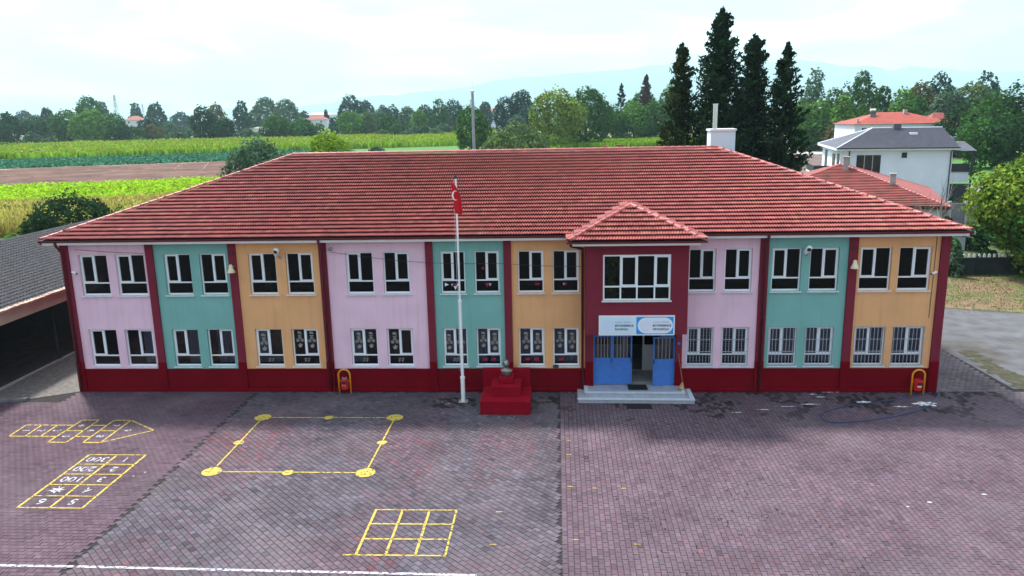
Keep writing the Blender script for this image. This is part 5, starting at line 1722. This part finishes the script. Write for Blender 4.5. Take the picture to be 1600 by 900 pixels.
for k in range(6):
    p, q = a+(b-a)*k/6, a+(b-a)*(k+1)/6
    MB().prism([(p[0], p[1]), (q[0], q[1]), (q[0], q[1]+.2), (p[0], p[1]+.2)], -0.3, 1.75).build('panel', 'block_wall', bw_)
    MB().prism([(p[0]-.14, p[1]-.08), (p[0]+.14, p[1]-.08), (p[0]+.14, p[1]+.3), (p[0]-.14, p[1]+.3)], -0.3, 1.95).build('post', 'concrete', bw_)
# white garden shed behind the fence, under the tree
gs = thing('garden_shed', 'white sloped roof shed behind the boundary fence beside the right tree', 'shed', (49.6, 27.5, 0))
MB().box(48.4, 51.2, 26.6, 29.0, 0, 2.2).build('wall', 'house_white', gs)
mb = MB()
mb.prism_y([(48.1, 3.35), (51.6, 2.15), (51.6, 2.23), (48.1, 3.43)], 26.3, 29.3)
mb.build('roof', 'paint_white', gs)

# ------------------------------------------------------------------ trees
def sphere_dirs(n, rng):
    d = rng.normal(size=(n, 3))
    return d/np.linalg.norm(d, axis=1, keepdims=True)
def crown_leaves(w, h, n, leaf, rng, lobes=12, base=0.12, squash=1.0, loose=0.0, top=0.0):
    """leaves on the skins of many lobes inside an ellipsoid envelope"""
    cz, rz_ = h*(base+(1-base)/2), h*(1-base)/2
    rx = w/2
    d = sphere_dirs(lobes, rng)
    d[:, 2] = np.abs(d[:, 2])*0.9-0.35+top
    k = rng.uniform(0.45, 0.78, (lobes, 1))
    cen = d*k*np.array([rx, rx, rz_])
    rad = rng.uniform(0.24, 0.40, lobes)*min(rx, rz_)*1.15
    cen = np.concatenate([cen, [[0, 0, 0], [0, 0, -rz_*0.35], [0, 0, rz_*0.3]]])
    rad = np.concatenate([rad, [min(rx, rz_)*0.72, min(rx, rz_)*0.62, min(rx, rz_)*0.55]])
    p = rad**2/np.sum(rad**2)
    m = int(n*1.7)
    which = rng.choice(len(rad), m, p=p)
    dd = sphere_dirs(m, rng)
    wob = 1+0.16*np.sin(dd[:, 0]*7+which)*np.sin(dd[:, 1]*6+which*2)*np.sin(dd[:, 2]*7+1)
    rr = rad[which]*wob*(0.80+0.26*rng.random(m)+loose*rng.random(m))
    P = cen[which]+dd*rr[:, None]*np.array([1, 1, 0.92*squash])
    inside = np.zeros(m, bool)
    for i in range(len(rad)):
        inside |= (np.linalg.norm((P-cen[i])/np.array([1, 1, .92*squash]), axis=1) < rad[i]*0.68)
    keep = ~inside
    P, dd = P[keep][:n], dd[keep][:n]
    rr_ = np.percentile(np.hypot(P[:, 0], P[:, 1]), 96)
    P[:, :2] *= (w/2)/rr_
    lo_, hi_ = np.percentile(P[:, 2], [2, 99.6])
    P[:, 2] = base*h+(P[:, 2]-lo_)/(hi_-lo_)*(h-base*h)
    P[:, 2] = np.maximum(P[:, 2], h*0.02)
    nr = dd*0.8+rng.normal(size=P.shape)*0.55+np.array([0, 0, 0.25])
    s = leaf*rng.uniform(0.6, 1.3, len(P))
    return quads(P, nr, s*0.8, s, rng=rng)
def conifer_leaves(w, h, n, leaf, rng, spread=1.0, base=0.02, pw=0.8):
    """boughs turned up and out from a tall axis, ragged outline, pointed leader"""
    npl = max(90, int(n/42))
    t_ = rng.random(npl)**1.1*(0.98-base)+base
    prof = (w/2)*np.minimum(1, (1.0-t_)**pw*1.18+0.015)*np.minimum(1.0, 0.8+t_*1.2)
    th = rng.uniform(0, 2*np.pi, npl)
    bump = 0.20*np.sin(th*2+t_*11+1)*np.sin(t_*23)+0.16*np.sin(th*3-t_*31)
    R_ = prof*(rng.uniform(0.30, 1.0, npl)**0.6+bump+0.18*(rng.random(npl) > 0.88))
    out = np.stack([np.cos(th), np.sin(th), np.zeros(npl)], 1)
    tipp = out*R_[:, None]+np.stack([np.zeros(npl), np.zeros(npl), t_*h], 1)
    L = (w*0.06+0.55*np.abs(R_))*rng.uniform(0.8, 1.5, npl)*spread
    dirn = out*rng.uniform(0.5, 1.0, (npl, 1))+np.array([0, 0, 1.0])*rng.uniform(0.2, 0.8, (npl, 1))
    dirn /= np.linalg.norm(dirn, axis=1, keepdims=True)
    tipp[:14] = np.stack([rng.normal(0, w*.012, 14), rng.normal(0, w*.012, 14), h*np.linspace(0.93, 1.0, 14)], 1)
    dirn[:14] = np.array([0, 0, 1.0])
    L[:14] = w*0.09
    per = max(10, n//npl)
    idx = np.repeat(np.arange(npl), per)
    s = rng.random(len(idx))
    wid_ = L[idx]*0.21*(1-0.8*s)
    P = tipp[idx]-dirn[idx]*(L[idx]*(1-s))[:, None]+rng.normal(size=(len(idx), 3))*wid_[:, None]
    rr_ = np.percentile(np.hypot(P[:, 0], P[:, 1])[P[:, 2] < 0.5*h], 94)
    P[:, :2] *= (w/2)/rr_
    P[:, 2] = np.maximum(P[:, 2], 0.05)
    nr = out[idx]*0.9+rng.normal(size=P.shape)*0.7+np.array([0, 0, 0.3])
    up = dirn[idx]+rng.normal(size=P.shape)*0.35
    sz = leaf*rng.uniform(0.6, 1.3, len(P))
    return quads(P, nr, sz*0.55, sz*1.25, up, rng)
_seed = [100]
def tree(px, top, wpx, Y, m, label, kind='round', X=None, dens=1.0, cat='tree', name='tree', group='trees behind the school', lobes=12, base=0.10, leafpx=2.5, bark='bark', loose=0.0, topb=0.0, sq=1.0):
    _seed[0] += 1
    rng = np.random.default_rng(_seed[0])
    r_ = random.Random(_seed[0])
    c = FY(px, top, Y)
    s = math.hypot(c[0]-CAM[0], c[1]-CAM[1])/FPX
    h = max(0.8, c[2]+0.3)
    wd_ = wpx*s
    t_ = thing(name, label, cat, (c[0], Y, -0.3), group=group, local=True)
    leaf_ = max(0.10, leafpx*s*0.58)
    hpx = h/s
    n = int(dens*min(26000, max(500, 0.95*wpx*min(hpx, wpx*3.2)*(2.5/leafpx)**2)))
    tk = MB()
    if cat == 'tree':
        r0 = max(0.10, h*0.018)
        tk.tube([(0, 0, 0), (h*.01, 0, h*.25), (-h*.01, h*.01, h*.5), (0, 0, h*.78)], [r0*1.2, r0, r0*.7, r0*.25], 7)
        for k in range(5 if kind == 'round' else 0):
            a = r_.uniform(0, 6.28)
            z0_ = h*r_.uniform(.22, .5)
            l_ = wd_*.32
            tk.tube([(0, 0, z0_), (l_*.5*math.cos(a), l_*.5*math.sin(a), z0_+h*.10), (l_*math.cos(a), l_*math.sin(a), z0_+h*.24)], [r0*.5, r0*.35, r0*.12], 5)
    else:
        for k in range(5):
            a = r_.uniform(0, 6.28)
            tk.tube([(0, 0, 0), (wd_*.12*math.cos(a), wd_*.12*math.sin(a), h*.35), (wd_*.25*math.cos(a), wd_*.25*math.sin(a), h*.7)], [h*.02, h*.014, h*.006], 5)
    tk.build('trunk' if cat == 'tree' else 'stem', bark, t_)
    if kind == 'round':
        V, Q = crown_leaves(wd_, h, n, leaf_, rng, lobes=lobes, base=base, loose=loose, top=topb, squash=sq)
    else:
        V, Q = conifer_leaves(wd_, h, n, leaf_, rng, pw=0.58 if kind == 'conifer' else 0.38, spread=1.0 if kind == 'conifer' else 0.8)
    o = fast('crown' if cat == 'tree' else 'foliage', V, Q, m, t_)
    return t_
GF = 'far treeline beyond the fields'
# the four tall conifers behind the roof
for px, top, wpx, Y, m, lab in ((1066, 68, 88, 42, 'conifer_warm', 'leftmost and narrowest of the four tall dark conifers behind the roof'),
                                (1129, 12, 118, 40, 'conifer', 'tallest dark conifer rising behind the white chimney'),
                                (1181, 54, 114, 42, 'conifer', 'broad dark conifer just right of the tallest one'),
                                (1231, 66, 84, 39, 'conifer', 'rightmost slender dark conifer beside the white house')):
    tree(px, top, wpx, Y, m, lab, 'conifer', name='conifer_tree', group='tall conifers behind the roof', dens=1.7, leafpx=4.0)
tree(1098, 205, 60, 36, 'conifer', 'low dark conifer bush filling the gap left of the chimney', 'column', name='conifer_tree', group='tall conifers behind the roof', leafpx=4.2)
tree(1158, 150, 60, 45, 'conifer', 'dark conifer half hidden between the two middle ones', 'conifer', name='conifer_tree', group='tall conifers behind the roof', leafpx=4.2)
# middle distance
tree(735, 166, 66, 205, 'leaf_mid', 'rounded dark green tree standing at the mast', leafpx=3.0, base=0.06)
tree(808, 193, 108, 118, 'leaf_olive', 'wide grey green bushy tree above the ridge right of the mast', leafpx=3.2, base=0.03, lobes=16)
tree(872, 140, 92, 235, 'leaf_yellow', 'large olive tinted tree in the middle of the view', leafpx=3.0, base=0.04, lobes=16)
tree(915, 138, 84, 250, 'leaf_mid', 'large dark green tree right of the olive tinted one', leafpx=3.0, base=0.04, lobes=16)
tree(957, 166, 58, 285, 'leaf_mid', 'mid green tree with sunlit crown left of the purple conifer', leafpx=3.0, base=0.04)
tree(990, 160, 62, 290, 'leaf_light', 'light green tree below the purple conifer', leafpx=3.0, base=0.04)
tree(1024, 158, 62, 290, 'leaf_mid', 'mid green tree touching the left tall conifer', leafpx=3.0, base=0.04)
tree(1006, 142, 58, 345, 'leaf_mid', 'round crown behind the light green trees left of the conifers', leafpx=2.6)
tree(1048, 133, 34, 300, 'leaf_light', 'pale leafy crown peeping out left of the tall conifers', leafpx=2.6)
tree(1010, 117, 30, 325, 'leaf_purple', 'purple brown pointed conifer above the green crowns', 'conifer', leafpx=2.2, dens=2.5, name='conifer_tree')
tree(971, 131, 16, 330, 'conifer', 'slim dark cypress left of the purple conifer', 'column', leafpx=2.2, dens=2.5, name='conifer_tree')
tree(943, 158, 6, 420, 'conifer', 'tiny left one of two far cypresses', 'column', leafpx=2, name='conifer_tree')
tree(949, 159, 6, 420, 'conifer', 'tiny right one of two far cypresses', 'column', leafpx=2, name='conifer_tree')
tree(400, 217, 108, 78, 'leaf_grey', 'big grey green bush behind the left end of the ridge', leafpx=3.0, base=0.02, lobes=22, cat='shrub', name='shrub', loose=0.25)
tree(512, 206, 84, 92, 'leaf_bright', 'bright yellow green bush behind the ridge left of centre', leafpx=3.0, base=0.02, lobes=20, cat='shrub', name='shrub', loose=0.35)
tree(585, 230, 30, 190, 'leaf_grey', 'low bluish plants right of the bright bush', leafpx=3, cat='shrub', name='shrub', base=0.02)
tree(112, 302, 104, 38, 'leaf_dark', 'large dark bush behind the shed roof at the left', leafpx=3.2, base=0.02, lobes=22, cat='shrub', name='shrub', loose=0.2)
tree(62, 335, 56, 37, 'leaf_dark', 'smaller dark bush left of the large one behind the shed', leafpx=4.4, base=0.02, cat='shrub', name='shrub')
tree(188, 322, 36, 45, 'leaf_mid', 'low bush between the dry corn and the roof hip', leafpx=4, base=0.02, cat='shrub', name='shrub')
tree(20, 366, 50, 34, 'leaf_light', 'pale weeds behind the shed roof at the left edge', leafpx=4, base=0.02, cat='shrub', name='shrub')
tree(8, 322, 22, 60, 'leaf_olive', 'olive shrub at the left edge beside the dry corn', leafpx=4, base=0.02, cat='shrub', name='shrub')
tree(58, 235, 22, 245, 'leaf_grey', 'dark bush at the front edge of the corn field', leafpx=3, base=0.02, cat='shrub', name='shrub')
tree(6, 223, 16, 330, 'leaf_light', 'round light bush at the left end of the corn', leafpx=3, base=0.02, cat='shrub', name='shrub')
# far treeline, left to right: px, top, width, Y, material, label
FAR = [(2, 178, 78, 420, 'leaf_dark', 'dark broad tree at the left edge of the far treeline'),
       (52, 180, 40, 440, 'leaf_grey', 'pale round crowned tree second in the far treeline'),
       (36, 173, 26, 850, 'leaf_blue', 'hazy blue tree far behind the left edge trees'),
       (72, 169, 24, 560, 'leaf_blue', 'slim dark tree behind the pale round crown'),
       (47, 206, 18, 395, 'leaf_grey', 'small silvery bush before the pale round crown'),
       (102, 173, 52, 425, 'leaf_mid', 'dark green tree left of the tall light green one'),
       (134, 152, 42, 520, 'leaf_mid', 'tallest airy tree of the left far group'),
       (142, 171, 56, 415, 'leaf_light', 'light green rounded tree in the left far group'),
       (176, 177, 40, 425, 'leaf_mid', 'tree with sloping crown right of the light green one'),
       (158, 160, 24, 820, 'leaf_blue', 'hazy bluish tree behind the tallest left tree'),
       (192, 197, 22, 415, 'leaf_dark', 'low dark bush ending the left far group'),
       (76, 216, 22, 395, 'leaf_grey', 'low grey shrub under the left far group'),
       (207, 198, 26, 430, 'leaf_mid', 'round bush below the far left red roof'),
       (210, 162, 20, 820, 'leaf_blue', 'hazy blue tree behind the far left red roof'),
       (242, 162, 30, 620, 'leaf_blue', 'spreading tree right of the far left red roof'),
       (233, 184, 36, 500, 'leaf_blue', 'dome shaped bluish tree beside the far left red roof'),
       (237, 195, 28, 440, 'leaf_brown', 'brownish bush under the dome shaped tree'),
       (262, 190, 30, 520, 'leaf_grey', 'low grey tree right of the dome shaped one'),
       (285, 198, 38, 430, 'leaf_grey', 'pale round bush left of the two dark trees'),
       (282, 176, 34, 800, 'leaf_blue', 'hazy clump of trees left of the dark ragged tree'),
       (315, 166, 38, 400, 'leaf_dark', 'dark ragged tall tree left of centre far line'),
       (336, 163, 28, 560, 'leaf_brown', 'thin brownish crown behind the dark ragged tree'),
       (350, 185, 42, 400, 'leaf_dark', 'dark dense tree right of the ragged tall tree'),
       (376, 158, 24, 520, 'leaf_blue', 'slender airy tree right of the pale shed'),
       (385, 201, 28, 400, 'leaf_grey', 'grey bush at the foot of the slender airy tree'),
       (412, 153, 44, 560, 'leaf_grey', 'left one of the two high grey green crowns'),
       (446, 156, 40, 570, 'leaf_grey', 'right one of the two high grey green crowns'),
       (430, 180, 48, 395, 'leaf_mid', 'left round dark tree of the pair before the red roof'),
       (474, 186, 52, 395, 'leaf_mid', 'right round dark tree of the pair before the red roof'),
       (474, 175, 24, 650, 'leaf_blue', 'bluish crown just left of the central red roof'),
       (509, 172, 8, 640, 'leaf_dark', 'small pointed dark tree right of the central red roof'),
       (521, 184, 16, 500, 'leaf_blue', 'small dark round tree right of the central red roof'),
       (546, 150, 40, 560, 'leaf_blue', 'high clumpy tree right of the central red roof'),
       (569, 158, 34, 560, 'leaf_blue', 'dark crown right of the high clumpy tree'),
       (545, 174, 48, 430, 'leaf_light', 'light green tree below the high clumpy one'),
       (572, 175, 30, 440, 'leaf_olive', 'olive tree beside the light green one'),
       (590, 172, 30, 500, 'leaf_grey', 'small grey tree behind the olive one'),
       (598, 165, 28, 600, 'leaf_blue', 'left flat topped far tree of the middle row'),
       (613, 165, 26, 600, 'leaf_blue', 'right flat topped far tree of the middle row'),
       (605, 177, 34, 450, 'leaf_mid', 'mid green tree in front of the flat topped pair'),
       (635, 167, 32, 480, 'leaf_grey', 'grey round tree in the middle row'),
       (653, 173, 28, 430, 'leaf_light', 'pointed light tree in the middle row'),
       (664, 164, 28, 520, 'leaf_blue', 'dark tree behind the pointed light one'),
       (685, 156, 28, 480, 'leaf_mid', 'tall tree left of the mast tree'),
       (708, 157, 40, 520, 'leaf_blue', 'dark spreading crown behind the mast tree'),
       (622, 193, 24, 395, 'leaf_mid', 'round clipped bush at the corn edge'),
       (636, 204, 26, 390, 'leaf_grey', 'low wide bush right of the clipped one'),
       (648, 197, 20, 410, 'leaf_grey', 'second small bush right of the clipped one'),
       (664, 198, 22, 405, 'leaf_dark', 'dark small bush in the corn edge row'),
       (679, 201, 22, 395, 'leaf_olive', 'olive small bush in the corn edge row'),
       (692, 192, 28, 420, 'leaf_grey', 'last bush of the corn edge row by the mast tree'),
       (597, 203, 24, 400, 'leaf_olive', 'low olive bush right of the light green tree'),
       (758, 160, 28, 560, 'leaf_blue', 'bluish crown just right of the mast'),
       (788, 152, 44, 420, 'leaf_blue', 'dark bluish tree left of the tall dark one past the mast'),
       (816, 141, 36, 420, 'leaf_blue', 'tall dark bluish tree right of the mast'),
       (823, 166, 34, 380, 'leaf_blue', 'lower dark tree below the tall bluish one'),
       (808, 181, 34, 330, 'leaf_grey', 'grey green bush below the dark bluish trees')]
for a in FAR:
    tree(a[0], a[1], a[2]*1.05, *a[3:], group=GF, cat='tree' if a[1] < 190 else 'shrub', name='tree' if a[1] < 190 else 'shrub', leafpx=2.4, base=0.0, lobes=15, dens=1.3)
# undergrowth that closes the foot of the far treeline
rng = np.random.default_rng(77)
P, Nn, S = [], [], []
for k in range(190):
    u_, v_ = rng.uniform(-330, 330), rng.uniform(455, 560)
    x_, y_ = fieldxy(u_, v_)
    r_ = rng.uniform(1.2, 3.6)
    d = sphere_dirs(90, rng)
    d[:, 2] = np.abs(d[:, 2])
    P.append(np.array([x_, y_, -0.1])+d*np.array([r_*1.5, r_*1.5, r_*1.1])*rng.uniform(.8, 1.05, (90, 1)))
    Nn.append(d+rng.normal(size=d.shape)*.5)
    S.append(np.full(90, r_*0.20))
V, Q = quads(np.concatenate(P), np.concatenate(Nn), np.concatenate(S), np.concatenate(S), rng=rng)
tag(fast('undergrowth', V, Q, 'leaf_mid'), 'scrub closing the foot of the far treeline', 'scrub', kind='stuff')
# distant belt that no longer reads as single trees
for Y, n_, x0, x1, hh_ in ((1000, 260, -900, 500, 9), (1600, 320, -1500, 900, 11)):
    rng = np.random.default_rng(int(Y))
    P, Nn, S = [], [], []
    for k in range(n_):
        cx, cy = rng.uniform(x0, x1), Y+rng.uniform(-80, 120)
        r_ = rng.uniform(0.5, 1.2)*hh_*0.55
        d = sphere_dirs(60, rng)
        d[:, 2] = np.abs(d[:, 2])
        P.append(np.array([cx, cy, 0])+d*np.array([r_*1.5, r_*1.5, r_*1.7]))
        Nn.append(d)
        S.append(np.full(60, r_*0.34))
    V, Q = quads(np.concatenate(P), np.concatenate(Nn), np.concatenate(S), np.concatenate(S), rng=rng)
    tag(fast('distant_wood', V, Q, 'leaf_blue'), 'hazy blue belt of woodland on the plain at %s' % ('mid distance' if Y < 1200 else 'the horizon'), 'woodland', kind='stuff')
# right hand grove, near to far
GR = 'grove behind the houses on the right'
for a in [(1274, 110, 38, 260, 'leaf_grey', 'tall airy grey tree right of the conifers', 0.35), (1262, 138, 40, 270, 'leaf_grey', 'lower grey crown at the foot of the tall airy tree', 0.1), (1302, 138, 30, 270, 'leaf_mid', 'small dark crown between airy tree and tall oval tree', 0.1),
          (1323, 128, 16, 260, 'leaf_grey', 'sparse thin young tree left of the tall oval one', 0.4), (1351, 113, 48, 235, 'leaf_mid', 'tall oval green tree left above the red roofed house', 0.1), (1381, 136, 36, 240, 'leaf_mid', 'dark crown right behind the tall oval tree', 0.1),
          (1252, 160, 46, 200, 'leaf_light', 'light green crown touching the rightmost conifer', 0.1), (1284, 157, 44, 200, 'leaf_light', 'second light green crown right of the conifers', 0.1), (1318, 150, 40, 195, 'leaf_light', 'yellowish green crown above the small outbuilding', 0.2),
          (1352, 165, 46, 195, 'leaf_mid', 'mid green crown left of the red roof', 0.1), (1310, 188, 46, 190, 'leaf_brown', 'brownish bushy tree behind the grey roof', 0.1), (1268, 186, 50, 195, 'leaf_mid', 'dark green bush above the outbuilding roof', 0.1),
          (1412, 140, 46, 215, 'leaf_light', 'pale green crown above the red roof left part', 0.1), (1440, 130, 50, 220, 'leaf_brown', 'olive brown crown above the red roof', 0.1), (1471, 115, 40, 265, 'leaf_blue', 'dark high crown left of the right grove top', 0.1),
          (1430, 152, 50, 200, 'leaf_mid', 'dark green crown directly behind the red roof', 0.1), (1487, 138, 58, 190, 'leaf_grey', 'greyish crown right above the red roof', 0.1), (1522, 130, 56, 200, 'leaf_olive', 'olive crown in the right grove', 0.1),
          (1543, 115, 52, 250, 'leaf_blue', 'highest crown of the right grove', 0.1), (1508, 165, 70, 160, 'leaf_dark', 'dark crown right of the red roofed house', 0.1), (1562, 143, 76, 150, 'leaf_mid', 'broad green crown at the right of the grove', 0.1),
          (1596, 130, 60, 150, 'leaf_dark', 'dark crown cut by the right picture edge', 0.1), (1540, 185, 80, 122, 'leaf_mid', 'dense dark green tree right behind the white house porch', 0.1), (1592, 180, 90, 118, 'leaf_dark', 'dense dark tree at the right edge above the yellow green one', 0.1),
          (1518, 262, 30, 108, 'leaf_mid', 'bushy shrub at the edge of the bright lawn', 0.1)]:
    tree(*a[:6], group=GR, leafpx=3.0, base=0.04, lobes=15, loose=a[6], dens=0.9 if a[6] < .3 else 0.55)
tree(1404, 176, 16, 190, 'leaf_mid', 'small crown peeping beside the water tank', group=GR, leafpx=3)
# hedge right of the lawn patch, fence bushes, the near tree
tree(1520, 306, 70, 64, 'leaf_dark', 'low dark hedge behind the block wall', cat='shrub', name='shrub', group='hedge plants', leafpx=4, base=0.02, sq=0.6)
tree(1497, 384, 22, 23.0, 'leaf_grey', 'narrow grey green cypress bush at the boundary fence', 'column', cat='shrub', name='shrub', group='fence plants', leafpx=4.5)
tree(1488, 371, 34, 25.5, 'leaf_mid', 'leafy green bush behind the fence next to the school corner', cat='shrub', name='shrub', group='fence plants', leafpx=4.5, base=0.02)
tree(1545, 390, 40, 25, 'leaf_dark', 'dark bush behind the fence under the right tree', cat='shrub', name='shrub', group='fence plants', leafpx=4.5, base=0.02)
tree(1520, 352, 60, 34, 'leaf_dark', 'dark hedge shrub between fence and block wall, left one', cat='shrub', name='shrub', group='hedge plants', leafpx=4, base=0.0)
tree(1575, 350, 70, 36, 'leaf_mid', 'dark hedge shrub between fence and block wall, right one', cat='shrub', name='shrub', group='hedge plants', leafpx=4, base=0.0)
tree(1478, 338, 34, 42, 'leaf_dark', 'small dark shrub at the foot of the leafless saplings', cat='shrub', name='shrub', group='hedge plants', leafpx=4, base=0.0)
# yellow green tree in front of the fence
def near_tree():
    rng = np.random.default_rng(5)
    t_ = thing('tree', 'yellow green leafy tree before the boundary fence at the right edge', 'tree', (54.4, 23.0, 0), local=True, group='trees in the school grounds')
    tk = MB().tube([(0, 0, 0), (.1, 0, 1.2), (0, .1, 2.4), (.1, 0, 4.5), (0, 0, 6.8)], [.17, .14, .12, .08, .03], 9)
    for k in range(9):
        a = k*2.4
        z0_ = 1.9+0.35*k
        l_ = 3.2-.2*k
        tk.tube([(0, 0, z0_), (l_*.45*math.cos(a), l_*.45*math.sin(a), z0_+.5), (l_*math.cos(a), l_*math.sin(a), z0_+1.5)], [.07, .045, .015], 6)
    tk.build('trunk', 'bark_pale', t_)
    V, Q = crown_leaves(8.6, 8.8, 17000, 0.12, rng, lobes=34, base=0.17, loose=0.22)
    h_ = len(Q)*3//5
    fast('crown', V, Q, 'leaf_yellow', t_)
    V, Q = crown_leaves(8.5, 8.5, 12000, 0.12, np.random.default_rng(6), lobes=26, base=0.17, loose=0.1)
    fast('crown', V, Q, 'leaf_mid', t_)
near_tree()
def bare_tree(px, py, Y, top, label, seed):
    r_ = random.Random(seed)
    c = FY(px, py, Y)
    z1 = FY(px, top, Y)[2]
    t_ = thing('bare_tree', label, 'tree', (c[0], Y, 0), local=True, group='bare saplings')
    tk, tw_ = MB(), MB()
    h = max(2.0, z1)
    tk.tube([(0, 0, 0), (.05, 0, h*.4), (0, 0, h*.75)], [.09, .06, .03], 6)
    for k in range(16):
        a = r_.uniform(0, 6.28)
        z0_ = h*r_.uniform(.2, .7)
        l_ = h*r_.uniform(.15, .32)
        p = (l_*.5*math.cos(a), l_*.5*math.sin(a), z0_+l_*.7)
        q = (l_*.8*math.cos(a+.2), l_*.8*math.sin(a+.2), z0_+l_*1.5)
        tw_.tube([(0, 0, z0_), p, q], [.03, .018, .006], 4)
        for j in range(2):
            b_ = a+r_.uniform(-.8, .8)
            tw_.tube([p, (p[0]+l_*.4*math.cos(b_), p[1]+l_*.4*math.sin(b_), p[2]+l_*.6)], [.014, .005], 4)
    tk.build('trunk', 'bark_pale', t_)
    tw_.build('branches', 'bark_pale', t_)
bare_tree(1468, 340, 33, 286, 'pale leafless sapling in front of the red pyramid roof corner', 3)
bare_tree(1443, 345, 31, 303, 'smaller leafless sapling left beside the taller one', 4)

# ------------------------------------------------------------------ mountains
def ridge(name, Y, pts, depth, seed, label):
    """px skyline -> ridge with slopes running down on both sides"""
    r_ = np.random.default_rng(seed)
    sk = [FY(a, b, Y) for a, b in pts]
    xs_ = np.array([p[0] for p in sk])
    zs_ = np.array([p[2] for p in sk])
    n_ = 220
    X = np.linspace(xs_[0], xs_[-1], n_)
    Z = np.interp(X, xs_, zs_)
    for f_ in range(1, 7):
        Z += 20/f_*np.sin(X*0.0014*f_*1.7+r_.uniform(0, 6))
    rows_ = [(-1.0, 0.0), (-0.7, .22), (-.4, .5), (-.18, .78), (0, 1.0), (.5, .5), (1, 0)]
    V = []
    for dy_, k in rows_:
        wob = 1+0.35*np.sin(X*0.0027+dy_*5)+0.25*np.sin(X*0.0077+dy_*9)
        V.append(np.stack([X, np.full(n_, Y)+dy_*depth*wob, Z*k*(1 if k in (0, 1) else np.clip(wob, .6, 1.25))-1.2], 1))
    V = np.concatenate(V)
    m_ = len(rows_)
    Q = [(j*n_+i, j*n_+i+1, (j+1)*n_+i+1, (j+1)*n_+i) for j in range(m_-1) for i in range(n_-1)]
    o = fast(name, V, Q, 'mountain', smooth=True)
    tag(o, label, kind='structure')
ridge('mountains', 14500, [(-500, 192), (0, 186), (300, 176), (520, 160), (700, 138), (820, 122), (930, 110), (1080, 101), (1240, 95), (1300, 101), (1360, 106), (1392, 108), (1425, 102), (1470, 106), (1510, 115), (1560, 112), (1700, 118), (2100, 130)], 2000, 1, 'pale hazy mountain range along the horizon')
ridge('mountains', 10500, [(-500, 194), (300, 182), (700, 166), (1000, 152), (1250, 140), (1330, 130), (1420, 134), (1600, 142), (2100, 150)], 1400, 2, 'nearer pale hills before the mountain range')

# ------------------------------------------------------------------ haze
hz = MB().box(-19000, 19000, -250, 19000, -1.3, 1250).build('haze', 'glass')
hz.data.materials.clear()
hm = bpy.data.materials.new('haze')
hm.use_nodes = True
ht = hm.node_tree
ht.nodes.clear()
pv_ = N('ShaderNodeVolumePrincipled', ht)
pv_.inputs['Color'].default_value = (0.62, 0.88, 1.0, 1)
pv_.inputs['Density'].default_value = 0.00011
pv_.inputs['Anisotropy'].default_value = 0.05
ho = N('ShaderNodeOutputMaterial', ht)
ht.links.new(pv_.outputs[0], ho.inputs['Volume'])
hz.data.materials.append(hm)
tag(hz, kind='stuff')
